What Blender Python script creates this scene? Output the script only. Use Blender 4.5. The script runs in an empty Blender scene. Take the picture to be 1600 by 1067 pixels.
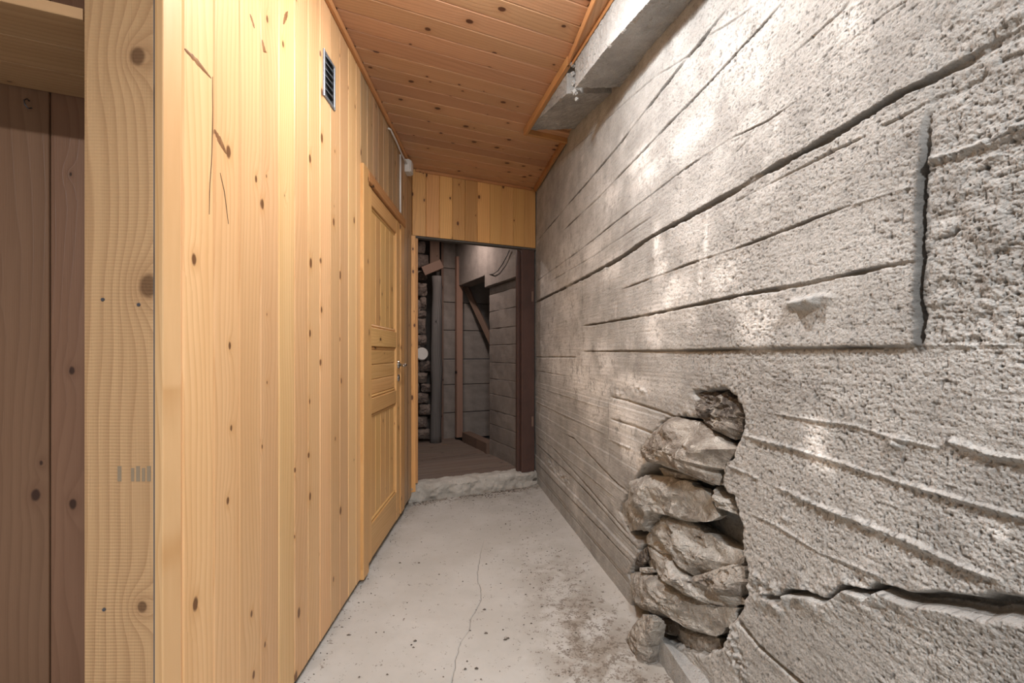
import bpy, math, random
import numpy as np
from mathutils import Matrix, Vector

# ------------------------------------------------------------------ scene, camera, light
sc = bpy.context.scene
COL = sc.collection
F = 711.11; CX, CY = 800.0, 552.0; H = 1.12          # focal length (px), horizon, eye height
cam_d = bpy.data.cameras.new('camera'); cam = bpy.data.objects.new('camera', cam_d); COL.objects.link(cam)
cam.location = (0, 0, H); cam.rotation_euler = (math.pi / 2, 0, 0)
cam_d.lens = 16.0; cam_d.sensor_width = 36.0; cam_d.sensor_fit = 'HORIZONTAL'
cam_d.shift_y = 18.5 / 1600; cam_d.clip_start = 0.02
sc.camera = cam
world = bpy.data.worlds.new('world'); sc.world = world; world.use_nodes = True
world.node_tree.nodes['Background'].inputs[0].default_value = (0.9, 0.9, 1.0, 1)
world.node_tree.nodes['Background'].inputs[1].default_value = 0.02
sc.view_settings.view_transform = 'Standard'; sc.view_settings.look = 'None'
sc.view_settings.gamma = 1.0; sc.view_settings.use_curve_mapping = False
sc.view_settings.exposure = 0.38


def ceiling_lamp(name, loc, watt, size, colour):           # flat round lamp on the ceiling, shining down
    d = bpy.data.lights.new(name, 'AREA'); d.shape = 'DISK'; d.size = size; d.energy = watt; d.color = colour
    o = bpy.data.objects.new(name, d); o.location = loc; COL.objects.link(o); return o


ceiling_lamp('corridor_lamp', (-0.05, 1.36, 2.475), 15, 0.10, (0.985, 0.99, 1.0))
d = bpy.data.lights.new('corridor_bulb', 'POINT'); d.energy = 15; d.shadow_soft_size = 0.05; d.color = (0.985, 0.99, 1.0)    # the same lamp's light to the sides
o = bpy.data.objects.new('corridor_bulb', d); o.location = (-0.05, 1.36, 2.452); COL.objects.link(o)
ceiling_lamp('entry_fill', (0.30, -0.9, 2.46), 62, 0.20, (0.985, 0.99, 1.0))  # added fill light behind the camera; no lamp is known there
ceiling_lamp('cellar_lamp', (-0.58, 4.4, 2.40), 6.5, 0.08, (1.0, 0.83, 0.76))

# ------------------------------------------------------------------ helpers


def ray(x, y):
    return np.array([(x - CX) / F, 1.0, -(y - CY) / F])


class Plane:
    """vertical plane through o (xy) running along ex (xy); ey points behind the face."""

    def __init__(s, ox, oy, dx, dy):
        n = math.hypot(dx, dy); s.o = np.array([ox, oy, 0.0]); s.ex = np.array([dx / n, dy / n, 0.0])
        s.ey = np.array([-s.ex[1], s.ex[0], 0.0])          # up x ex

    def hit(s, x, y, off=0.0):                              # pixel -> (u, z) on the plane pushed out by off
        r = ray(x, y); o = s.o - s.ey * off
        t = np.dot(o, s.ey) / np.dot(r, s.ey); p = r * t
        return float(np.dot(p - o, s.ex)), float(p[2] + H)

    def mat(s):
        m = Matrix.Identity(4)
        for i in range(3):
            m[i][0] = s.ex[i]; m[i][1] = s.ey[i]; m[i][3] = s.o[i]
        return m

    def at(s, u, d, z):                                     # d = proud of the face
        return Vector(s.o + s.ex * u - s.ey * d + np.array([0, 0, z]))


LEFT = Plane(-0.6961, 0.0, -0.018, 1.0)
END = Plane(-0.757, 3.43, 2.222, 1.0)
RIGHT = Plane(0.847, 0.0, 0.166, -1.0)
ZC = 2.515


def link(o, parent=None, M=None):
    COL.objects.link(o)
    if M is not None:
        o.matrix_world = M
    if parent is not None:
        o.parent = parent
        o.matrix_parent_inverse = PW[parent.name].inverted() if parent.name in PW else Matrix.Identity(4)
    PW[o.name] = M.copy() if M is not None else Matrix.Identity(4)
    return o


PW = {}


def mesh(verts, faces, smooth=False):
    m = bpy.data.meshes.new('mesh'); m.from_pydata([tuple(v) for v in verts], [], [tuple(f) for f in faces])
    m.update()
    if smooth:
        m.polygons.foreach_set('use_smooth', [True] * len(m.polygons))
    return m


def obj(name, m, mat, parent=None, M=None):
    o = bpy.data.objects.new(name, m)
    if mat is not None and not m.materials:
        m.materials.append(mat)
    return link(o, parent, M)


def empty(name, loc):
    o = bpy.data.objects.new(name, None); o.empty_display_size = 0.05
    return link(o, None, Matrix.Translation(loc))


def tag(o, label, cat, group=None):
    o['label'] = label; o['category'] = cat
    if group: o['group'] = group
    return o


def structure(o):
    o['kind'] = 'structure'; return o


def board_mesh(w, t, l, b=0.003):
    """board: width x, thickness y (front at y=0), length z; long front edges bevelled."""
    p = [(0, b), (b, 0), (w - b, 0), (w, b), (w, t), (0, t)]
    v = [(x, y, 0) for x, y in p] + [(x, y, l) for x, y in p]
    f = [(i, (i + 1) % 6, (i + 1) % 6 + 6, i + 6) for i in range(6)]
    f += [(5, 4, 3, 2, 1, 0), (6, 7, 8, 9, 10, 11)]
    return mesh(v, f)


def board(pl, name, u0, u1, z0, z1, d, t, mat, parent=None, b=0.003, along='z'):
    if along == 'z':
        M = pl.mat() @ Matrix.Translation((u0, -d, z0)); me = board_mesh(u1 - u0, t, z1 - z0, b)
    else:
        M = pl.mat() @ Matrix.Translation((u0, -d, z1)) @ Matrix(((0, 0, 1, 0), (0, 1, 0, 0), (-1, 0, 0, 0), (0, 0, 0, 1)))
        me = board_mesh(z1 - z0, t, u1 - u0, b)
    return obj(name, me, mat, parent, M)


def bar(name, a, b, w, t, up, mat, parent=None, bev=0.004):
    """squared timber from a to b, w across, t deep."""
    a = Vector(a); b = Vector(b); z = (b - a).normalized(); y = Vector(up); y = (y - z * y.dot(z)).normalized(); x = y.cross(z)
    M = Matrix.Identity(4)
    for i in range(3):
        M[i][0] = x[i]; M[i][1] = y[i]; M[i][2] = z[i]
    M.translation = a - x * w / 2 - y * t / 2
    l = (b - a).length; c = bev
    p = [(c, 0), (w - c, 0), (w, c), (w, t - c), (w - c, t), (c, t), (0, t - c), (0, c)]
    v = [(q, r, 0) for q, r in p] + [(q, r, l) for q, r in p]
    f = [(i, (i + 1) % 8, (i + 1) % 8 + 8, i + 8) for i in range(8)] + [tuple(range(7, -1, -1)), tuple(range(8, 16))]
    return obj(name, mesh(v, f), mat, parent, M)


def boxm(c, s, b=0.0):
    c = np.array(c); s = np.array(s) / 2
    v = [c + s * np.array(k) for k in [(-1, -1, -1), (1, -1, -1), (1, 1, -1), (-1, 1, -1), (-1, -1, 1), (1, -1, 1), (1, 1, 1), (-1, 1, 1)]]
    f = [(0, 3, 2, 1), (4, 5, 6, 7), (0, 1, 5, 4), (1, 2, 6, 5), (2, 3, 7, 6), (3, 0, 4, 7)]
    return v, f


def tube(pts, r, n=8, closed_ends=True):
    pts = [Vector(p) for p in pts]; v = []; f = []
    ref = Vector((0.3, 0.2, 1)).normalized()
    for i, p in enumerate(pts):
        d = (pts[min(i + 1, len(pts) - 1)] - pts[max(i - 1, 0)]).normalized()
        a = d.cross(ref)
        if a.length < 1e-3: a = d.cross(Vector((1, 0, 0)))
        a.normalize(); b = d.cross(a)
        rr = r[i] if hasattr(r, '__len__') else r
        for k in range(n):
            t = 2 * math.pi * k / n
            v.append(p + a * math.cos(t) * rr + b * math.sin(t) * rr)
    for i in range(len(pts) - 1):
        for k in range(n):
            f.append((i * n + k, i * n + (k + 1) % n, (i + 1) * n + (k + 1) % n, (i + 1) * n + k))
    f.append(tuple(range(n - 1, -1, -1))); f.append(tuple((len(pts) - 1) * n + k for k in range(n)))
    return mesh(v, f, True)


def prism(poly_front, poly_back):
    n = len(poly_front); v = list(poly_front) + list(poly_back)
    f = [tuple(range(n)), tuple(range(2 * n - 1, n - 1, -1))] + [(i, i + n, (i + 1) % n + n, (i + 1) % n) for i in range(n)]
    return v, f


# value noise ------------------------------------------------------
_rng = np.random.RandomState(7); _T = _rng.rand(512, 512)


def vnoise(x, y):
    x = np.asarray(x, float) + 1000.0; y = np.asarray(y, float) + 1000.0
    xi = np.floor(x).astype(int); yi = np.floor(y).astype(int); fx = x - xi; fy = y - yi
    fx = fx * fx * (3 - 2 * fx); fy = fy * fy * (3 - 2 * fy)
    a = _T[xi % 512, yi % 512]; b = _T[(xi + 1) % 512, yi % 512]; c = _T[xi % 512, (yi + 1) % 512]; d = _T[(xi + 1) % 512, (yi + 1) % 512]
    return (a * (1 - fx) + b * fx) * (1 - fy) + (c * (1 - fx) + d * fx) * fy - 0.5


def fbm(x, y, o=4):
    s = 0; a = 1.0
    for k in range(o):
        s = s + a * vnoise(x + 17.3 * k, y - 9.1 * k); x = x * 2.03; y = y * 2.03; a *= 0.5
    return s


# ------------------------------------------------------------------ materials


class N:
    def __init__(s, name):
        s.m = bpy.data.materials.new(name); s.m.use_nodes = True; s.t = s.m.node_tree
        s.t.nodes.clear(); s.out = s.t.nodes.new('ShaderNodeOutputMaterial'); s.b = s.t.nodes.new('ShaderNodeBsdfPrincipled')
        s.t.links.new(s.b.outputs[0], s.out.inputs[0])

    def n(s, typ, **kw):
        o = s.t.nodes.new('ShaderNode' + typ)
        for k, v in kw.items(): setattr(o, k, v)
        return o

    def put(s, sock, v):
        if hasattr(v, 'is_output') or isinstance(v, bpy.types.NodeSocket): s.t.links.new(v, sock)
        elif isinstance(v, (tuple, list)) and len(v) == 3 and sock.type == 'RGBA': sock.default_value = (*v, 1)
        else: sock.default_value = v

    def math(s, op, a, b=0.0, c=None, clamp=False):
        o = s.n('Math', operation=op, use_clamp=clamp); s.put(o.inputs[0], a); s.put(o.inputs[1], b)
        if c is not None: s.put(o.inputs[2], c)
        return o.outputs[0]

    def vmath(s, op, a, b):
        o = s.n('VectorMath', operation=op); s.put(o.inputs[0], a); s.put(o.inputs[1], b); return o.outputs[0]

    def step(s, v, lo, hi, a=0.0, b=1.0):
        o = s.n('MapRange', interpolation_type='SMOOTHSTEP'); s.put(o.inputs[0], v); o.inputs[1].default_value = lo; o.inputs[2].default_value = hi
        o.inputs[3].default_value = a; o.inputs[4].default_value = b; return o.outputs[0]

    def mix(s, f, a, b, mode='MIX'):
        o = s.n('Mix', data_type='RGBA', blend_type=mode); s.put(o.inputs[0], f); s.put(o.inputs[6], a); s.put(o.inputs[7], b); return o.outputs[2]

    def noise(s, v, scale, detail=3, rough=0.5, dist=0.0):
        o = s.n('TexNoise'); s.put(o.inputs['Vector'], v); o.inputs['Scale'].default_value = scale; o.inputs['Detail'].default_value = detail
        o.inputs['Roughness'].default_value = rough; o.inputs['Distortion'].default_value = dist; return o.outputs[0]

    def bump(s, h, strength, dist, nrm=None):
        o = s.n('Bump'); s.put(o.inputs['Height'], h); o.inputs['Strength'].default_value = strength; o.inputs['Distance'].default_value = dist
        if nrm is not None: s.put(o.inputs['Normal'], nrm)
        return o.outputs[0]

    def done(s, col, rough, nrm=None, metal=0.0, spec=0.4):
        s.put(s.b.inputs['Base Color'], col); s.put(s.b.inputs['Roughness'], rough); s.b.inputs['Metallic'].default_value = metal
        s.b.inputs['Specular IOR Level'].default_value = spec
        if nrm is not None: s.put(s.b.inputs['Normal'], nrm)
        return s.m


def wood(name, light, dark, knot, knots=0.35, rings=55.0, contrast=0.6, rough=0.45, vary=0.22, spots=None, saw=False, weather=None, kx=9.0, kz=5.0, ksize=1.0):
    g = N(name); tc = g.n('TexCoord').outputs['Object']; inf = g.n('ObjectInfo'); rnd = inf.outputs['Random']
    sx = g.n('SeparateXYZ'); g.put(sx.inputs[0], tc); x, y, z = sx.outputs
    r1 = g.math('MULTIPLY', rnd, 37.0); r2 = g.math('MULTIPLY', rnd, 91.0)
    xo = g.math('ADD', x, r1); zo = g.math('ADD', z, r2)

    def vec(a, b, c):
        o = g.n('CombineXYZ'); g.put(o.inputs[0], a); g.put(o.inputs[1], b); g.put(o.inputs[2], c); return o.outputs[0]
    kv = vec(g.math('MULTIPLY', xo, kx), g.math('MULTIPLY', zo, kz), 0.0)
    vo = g.n('TexVoronoi', feature='F1', voronoi_dimensions='2D'); g.put(vo.inputs['Vector'], kv); vo.inputs['Scale'].default_value = 1.0; vo.inputs['Randomness'].default_value = 0.8
    d = vo.outputs['Distance']; sc_ = g.n('SeparateColor'); g.put(sc_.inputs[0], vo.outputs['Color'])
    keep = g.math('LESS_THAN', sc_.outputs[0], knots); size = g.math('MULTIPLY_ADD', sc_.outputs[1], 0.07 * ksize, 0.035 * ksize)
    wob = g.math('MULTIPLY', g.noise(vec(xo, y, zo), 60, 2), 0.03)
    rel = g.math('DIVIDE', g.math('ADD', d, wob), size)
    kmask = g.math('MULTIPLY', g.step(rel, 0.75, 1.25, 1, 0), keep)
    halo = g.math('MULTIPLY', g.step(rel, 1.0, 3.2, 1, 0), keep)
    swirl = g.math('MULTIPLY', g.math('EXPONENT', g.math('MULTIPLY', d, -7.0)), g.math('MULTIPLY', keep, 1.6))
    if spots:
        for (px, pz, pr) in spots:
            dx = g.math('SUBTRACT', x, px); dz = g.math('MULTIPLY', g.math('SUBTRACT', z, pz), 0.8)
            dd = g.math('SQRT', g.math('ADD', g.math('MULTIPLY', dx, dx), g.math('MULTIPLY', dz, dz)))
            rr = g.math('DIVIDE', g.math('ADD', dd, g.math('MULTIPLY', wob, pr * 6)), pr)
            kmask = g.math('MAXIMUM', kmask, g.step(rr, 0.75, 1.3, 1, 0)); halo = g.math('MAXIMUM', halo, g.step(rr, 1.0, 3.5, 1, 0))
            swirl = g.math('ADD', swirl, g.math('MULTIPLY', g.math('EXPONENT', g.math('MULTIPLY', dd, -0.45 / pr)), 4.5))
    wander = g.noise(vec(g.math('MULTIPLY', xo, 5.0), r1, g.math('MULTIPLY', zo, 0.8)), 1.0, 2)
    ph = g.math('ADD', g.math('MULTIPLY_ADD', xo, rings, g.math('MULTIPLY', wander, 7.0)), swirl)
    fr = g.math('FRACT', ph); band = g.math('POWER', fr, 2.2)
    band = g.math('MULTIPLY', band, g.step(fr, 0.90, 1.0, 1, 0))
    fib = g.noise(vec(g.math('MULTIPLY', xo, 420.0), g.math('MULTIPLY', y, 60.0), g.math('MULTIPLY', zo, 7.0)), 1.0, 2)
    tone = g.noise(vec(g.math('MULTIPLY', xo, 18.0), r2, g.math('MULTIPLY', zo, 0.9)), 1.0, 3)
    f = g.math('ADD', g.math('MULTIPLY', band, contrast), g.math('MULTIPLY', g.math('SUBTRACT', fib, 0.5), 0.45), clamp=True)
    col = g.mix(f, light, dark)
    col = g.mix(g.step(tone, 0.35, 0.75, 0, 0.35), col, dark)
    v = g.math('MULTIPLY_ADD', rnd, vary, 1.0 - vary * 0.55)
    hs = g.n('HueSaturation'); g.put(hs.inputs['Color'], col); g.put(hs.inputs['Value'], v)
    g.put(hs.inputs['Hue'], g.math('MULTIPLY_ADD', g.math('FRACT', g.math('MULTIPLY', rnd, 7.31)), 0.012, 0.494)); col = hs.outputs[0]
    if weather:
        wn = g.noise(vec(g.math('MULTIPLY', xo, 12.0), y, g.math('MULTIPLY', zo, 1.5)), 1.0, 4)
        col = g.mix(g.step(wn, 0.4, 0.7, 0.0, 0.6), col, weather)
    col = g.mix(g.math('MULTIPLY', halo, 0.35), col, dark)
    col = g.mix(kmask, col, knot)
    h = g.math('ADD', g.math('MULTIPLY', band, 0.4), g.math('MULTIPLY', fib, 0.6))
    dist = 0.0012
    if saw:
        sv = g.math('SINE', g.math('ADD', g.math('MULTIPLY', z, 2 * math.pi / 0.0068), g.math('MULTIPLY', g.noise(vec(g.math('MULTIPLY', x, 14.0), y, g.math('MULTIPLY', z, 4.0)), 1.0, 2), 3.5)))
        am = g.step(g.noise(vec(g.math('MULTIPLY', x, 9.0), y, g.math('MULTIPLY', z, 2.0)), 1.0, 2), 0.3, 0.6, 0.2, 1.0)
        sv = g.math('MULTIPLY', sv, am)
        h = g.math('ADD', h, g.math('MULTIPLY', sv, 0.22)); dist = 0.0026
        col = g.mix(g.math('MULTIPLY_ADD', sv, 0.07, 0.07), col, dark)
    return g.done(col, rough, g.bump(h, 0.55, dist))


def concrete(name, base, dark, lime=None, attr=False, bump=0.004, scale=1.0, spec=0.15):
    g = N(name); tc = g.n('TexCoord').outputs['Object']
    n1 = g.noise(tc, 2.6 * scale, 5, 0.6); n2 = g.noise(tc, 11 * scale, 4, 0.6); n3 = g.noise(tc, 210 * scale, 3, 0.65)
    f = g.math('ADD', g.math('MULTIPLY', g.math('SUBTRACT', n1, 0.5), 1.0), g.math('MULTIPLY', g.math('SUBTRACT', n2, 0.5), 0.7))
    col = g.mix(g.step(f, -0.28, 0.28), dark, base)
    n5 = g.noise(tc, 430 * scale, 2, 0.6)
    col = g.mix(g.step(n3, 0.34, 0.52, 0.55, 0.0), col, dark)
    col = g.mix(g.step(n5, 0.30, 0.46, 0.6, 0.0), col, tuple(c * .6 for c in dark))
    vo = g.n('TexVoronoi', feature='F1'); g.put(vo.inputs['Vector'], tc); vo.inputs['Scale'].default_value = 95 * scale
    pit = g.step(vo.outputs['Distance'], 0.06, 0.3, 1, 0); pk = g.n('SeparateColor'); g.put(pk.inputs[0], vo.outputs['Color'])
    pit = g.math('MULTIPLY', pit, g.math('LESS_THAN', pk.outputs[0], 0.22))
    if attr:
        a = g.n('Attribute', attribute_name='lime').outputs['Fac']
        m = g.math('MULTIPLY', a, g.step(g.math('ADD', g.math('MULTIPLY', n2, 0.6), g.math('MULTIPLY', g.noise(tc, 45, 4, 0.65), 0.7)), 0.46, 0.68))
        m = g.math('ADD', m, g.step(g.noise(tc, 3.7, 6, 0.7, 0.4), 0.56, 0.72, 0, 0.45), clamp=True)
        col = g.mix(m, col, lime)
        st = g.n('Attribute', attribute_name='grime').outputs['Fac']
        col = g.mix(g.math('MULTIPLY', st, 1.0, clamp=True), col, tuple(c * 0.42 for c in dark))
    h = g.math('ADD', g.math('MULTIPLY', n3, 0.8), g.math('MULTIPLY', g.noise(tc, 42 * scale, 3, 0.6), 0.9))
    h = g.math('SUBTRACT', h, g.math('MULTIPLY', pit, 0.5))
    return g.done(col, 0.9, g.bump(h, 0.8, bump), spec=spec)


def plain(name, col, rough=0.5, metal=0.0, var=0.12, nscale=30.0, bump=0.0, col2=None):
    g = N(name); tc = g.n('TexCoord').outputs['Object']; n = g.noise(tc, nscale, 4, 0.6)
    c = g.mix(g.step(n, 0.35, 0.7, 0, 1), col, col2 if col2 else tuple(k * (1 - var) for k in col))
    return g.done(c, rough, g.bump(n, 0.6, bump) if bump else None, metal)


def rock(name, a, b, c, scale=1.0):
    g = N(name); tc = g.n('TexCoord').outputs['Object']
    w = g.noise(tc, 9 * scale, 5, 0.65, 0.6); n = g.noise(tc, 60 * scale, 5, 0.7); s = g.noise(tc, 24 * scale, 4, 0.6, 1.2)
    col = g.mix(g.step(w, 0.38, 0.62), a, b); col = g.mix(g.step(s, 0.54, 0.66, 0, 0.8), col, c)
    col = g.mix(g.step(n, 0.34, 0.5, 0.45, 0), col, b)
    fine = g.noise(tc, 190 * scale, 3, 0.65); col = g.mix(g.step(fine, 0.32, 0.47, 0.5, 0), col, tuple(k * .5 for k in b))
    h = g.math('ADD', g.math('ADD', g.math('MULTIPLY', n, 0.8), g.math('MULTIPLY', fine, 0.35)), g.math('MULTIPLY', s, 1.4))
    return g.done(col, 0.85, g.bump(h, 1.0, 0.009), spec=0.2)


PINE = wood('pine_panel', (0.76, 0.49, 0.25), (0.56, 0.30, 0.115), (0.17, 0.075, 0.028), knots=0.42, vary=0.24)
PINE_WORN = wood('pine_weathered', (0.52, 0.33, 0.17), (0.33, 0.19, 0.09), (0.11, 0.055, 0.025), knots=0.3, weather=(0.30, 0.22, 0.15), vary=0.4)
PINE_DOOR = wood('pine_door', (0.72, 0.44, 0.18), (0.52, 0.27, 0.085), (0.12, 0.05, 0.02), knots=0.30, vary=0.12)
PINE_HEAD = wood('pine_header', (0.70, 0.385, 0.145), (0.50, 0.235, 0.075), (0.13, 0.05, 0.02), knots=0.6, vary=0.45)
PINE_CEIL = wood('pine_ceiling', (0.60, 0.35, 0.20), (0.40, 0.21, 0.105), (0.10, 0.04, 0.02), knots=0.5, vary=0.25, kx=8, kz=6, ksize=1.2)
PINE_TRIM = wood('pine_trim', (0.55, 0.28, 0.11), (0.38, 0.17, 0.06), (0.10, 0.04, 0.02), knots=0.15, vary=0.2)
PINE_NOOK_SHADED = wood('pine_nook_shaded', (0.26, 0.14, 0.085), (0.17, 0.082, 0.046), (0.05, 0.022, 0.013), knots=0.3, vary=0.2, rings=42, contrast=0.5)  # darker than the wall pine: the nook's shade is put into the colour
PINE_SHELF = wood('pine_shelf', (0.55, 0.35, 0.18), (0.38, 0.21, 0.095), (0.12, 0.06, 0.03), knots=0.2, vary=0.2)
OLDWOOD = wood('old_wood', (0.21, 0.135, 0.10), (0.12, 0.075, 0.055), (0.04, 0.025, 0.02), knots=0.2, rough=0.8)
DARKWOOD = wood('dark_wood', (0.19, 0.175, 0.165), (0.06, 0.053, 0.05), (0.02, 0.018, 0.015), knots=0.2, rough=0.85, contrast=0.9)
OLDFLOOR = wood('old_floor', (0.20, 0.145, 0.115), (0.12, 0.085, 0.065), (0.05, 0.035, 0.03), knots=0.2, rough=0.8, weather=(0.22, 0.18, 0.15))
BROWN = plain('brown_paint', (0.10, 0.056, 0.046), 0.45, col2=(0.075, 0.045, 0.038), nscale=6)
CONC = concrete('board_marked_concrete', (0.555, 0.55, 0.53), (0.335, 0.328, 0.312), (0.90, 0.89, 0.86), attr=True, bump=0.0035)
CONC2 = concrete('rough_concrete', (0.50, 0.493, 0.475), (0.31, 0.303, 0.288), bump=0.008)
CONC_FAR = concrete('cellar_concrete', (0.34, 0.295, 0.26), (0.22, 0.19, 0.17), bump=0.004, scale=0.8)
ROCK = rock('grey_rock', (0.50, 0.48, 0.44), (0.31, 0.29, 0.26), (0.64, 0.62, 0.58))
ROCK_BROWN = rock('brown_rock', (0.47, 0.435, 0.385), (0.24, 0.21, 0.18), (0.62, 0.59, 0.54))
ROCK_DARK = rock('dark_rock', (0.30, 0.265, 0.225), (0.10, 0.085, 0.075), (0.48, 0.44, 0.38), 1.6)
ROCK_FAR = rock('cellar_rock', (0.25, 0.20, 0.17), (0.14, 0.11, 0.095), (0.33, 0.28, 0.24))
VENT = plain('vent_metal', (0.30, 0.33, 0.37), 0.4, 0.6)
VENT_DARK = plain('vent_shadow', (0.03, 0.03, 0.03), 0.9)
CHROME = plain('chrome', (0.62, 0.61, 0.59), 0.2, 1.0)
BLACK = plain('black_plastic', (0.02, 0.02, 0.02), 0.5)
WHITE = plain('white_plastic', (0.74, 0.72, 0.68), 0.4, var=0.05)
STEEL = plain('blued_steel', (0.16, 0.17, 0.20), 0.35, 0.8)
DARKGREY = plain('dark_edge', (0.10, 0.09, 0.08), 0.8)
GRIT = plain('grit', (0.13, 0.105, 0.085), 0.9, var=0.5, nscale=90)
STAMP = plain('faded_ink', (0.30, 0.23, 0.155), 0.8)

# ------------------------------------------------------------------ floor


def build_floor():
    crack_px = [(706, 1067), (712, 1030), (720, 1003), (733, 985), (735, 968), (745, 952), (751, 938), (752, 925), (747, 908), (746, 895), (750, 870), (756, 845), (760, 832)]
    pts = []
    for x, y in crack_px:
        Y = F * H / (y - CY); pts.append((Y, (x - CX) / F * Y))
    pts.sort(); cy = np.array([p[0] for p in pts]); cx = np.array([p[1] for p in pts])
    ys = np.concatenate([np.linspace(-2.6, 1.0, 14)[:-1], F * H / (np.linspace(1348, 752, 420) - CY), [4.1]])
    ncl, ncr = 150, 190
    V = []; dirt = []; crk = []
    ul = np.linspace(0, 1, ncl); ur = np.linspace(0, 1, ncr)
    for Y in ys:
        xc = float(np.interp(Y, cy, cx)) + 0.006 * float(vnoise(Y * 30, 3.3)) + 0.003 * float(vnoise(Y * 110, 8.3))
        on = float(np.clip((2.75 - Y) / 0.25, 0, 1)) * float(np.clip((Y - 0.5) / 0.2, 0, 1))
        w = 0.0017 * on * (0.6 + 0.8 * (float(vnoise(Y * 25, 1.1)) + 0.5)) + 2e-4
        xl = -0.83 if Y > 0.9 else -2.0; xr = 0.86 - 0.166 * Y + 0.04
        xs = np.concatenate([xl + (xc - w - xl) * ul, [xc], xc + w + (xr - xc - w) * ur])
        zz = 0.006 * fbm(xs * 2.2, np.full_like(xs, Y * 2.2), 3) + 0.0012 * fbm(xs * 30, np.full_like(xs, Y * 30), 3)
        zz[ncl] -= 0.006 * on
        wallx = 0.847 - 0.166 * Y; dw = wallx - xs
        zz += 0.02 * np.exp(-np.clip(dw, 0, 9) / 0.035)
        V.append(np.stack([xs, np.full_like(xs, Y), zz], 1))
        d = 1.25 * np.exp(-((dw - 0.24) / 0.19) ** 2) * np.clip((2.9 - Y) / 1.2, 0.15, 1) + 0.9 * np.exp(-np.abs(Y - (3.72 + 0.45 * xs)) / 0.12) * (Y > 3.0)
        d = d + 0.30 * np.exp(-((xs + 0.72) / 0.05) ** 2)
        dirt.append(np.clip(d, 0, 1)); c = np.zeros_like(xs); c[ncl] = on
        crk.append(c)
    V = np.array(V); nr, nc = V.shape[:2]
    idx = np.arange(nr * nc).reshape(nr, nc)
    q = np.stack([idx[:-1, :-1], idx[:-1, 1:], idx[1:, 1:], idx[1:, :-1]], -1).reshape(-1, 4)
    m = grid_mesh(V.reshape(-1, 3), q)
    for nme, arr in (('dirt', dirt), ('crack', crk)):
        a = m.attributes.new(nme, 'FLOAT', 'POINT'); a.data.foreach_set('value', np.array(arr, dtype=np.float32).ravel())
    g = N('painted_concrete_floor'); tc = g.n('TexCoord').outputs['Object']
    n1 = g.noise(tc, 3, 4, 0.6); n2 = g.noise(tc, 26, 5, 0.7); n3 = g.noise(tc, 120, 4, 0.7); n4 = g.noise(tc, 7, 5, 0.65, 0.5)
    col = g.mix(g.step(n1, 0.35, 0.65), (0.455, 0.44, 0.41), (0.505, 0.492, 0.465))
    d = g.n('Attribute', attribute_name='dirt').outputs['Fac']
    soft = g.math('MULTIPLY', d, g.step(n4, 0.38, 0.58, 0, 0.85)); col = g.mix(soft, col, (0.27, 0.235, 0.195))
    sp = g.math('MULTIPLY_ADD', d, 0.15, n2); sp = g.math('ADD', g.math('MULTIPLY', sp, 0.6), g.math('MULTIPLY', n3, 0.5))
    col = g.mix(g.step(sp, 0.645, 0.68, 0, 0.75), col, (0.15, 0.12, 0.095))
    c = g.n('Attribute', attribute_name='crack').outputs['Fac']; col = g.mix(g.math('MULTIPLY', c, 0.85), col, (0.10, 0.085, 0.07))
    h = g.math('ADD', g.math('MULTIPLY', n2, 0.6), g.math('MULTIPLY', n3, 0.4))
    g.done(col, 0.7, g.bump(h, 0.4, 0.002), spec=0.3)
    return structure(obj('floor', m, g.m))


def grid_mesh(V, quads, smooth=True):
    m = bpy.data.meshes.new('mesh'); n = len(quads)
    m.vertices.add(len(V)); m.vertices.foreach_set('co', np.ascontiguousarray(V, dtype=np.float32).ravel())
    m.loops.add(n * 4); m.loops.foreach_set('vertex_index', np.ascontiguousarray(quads, dtype=np.int32).ravel())
    m.polygons.add(n); m.polygons.foreach_set('loop_start', np.arange(0, n * 4, 4, dtype=np.int32))
    try: m.polygons.foreach_set('loop_total', np.full(n, 4, dtype=np.int32))
    except Exception: pass
    m.polygons.foreach_set('use_smooth', np.full(n, smooth))
    m.update(calc_edges=True); m.validate(); return m


floor = build_floor()

# ------------------------------------------------------------------ right wall: board-marked concrete
RW = {}


def uz(x, y, off=0.0):
    return RIGHT.hit(x, y, off)


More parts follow.
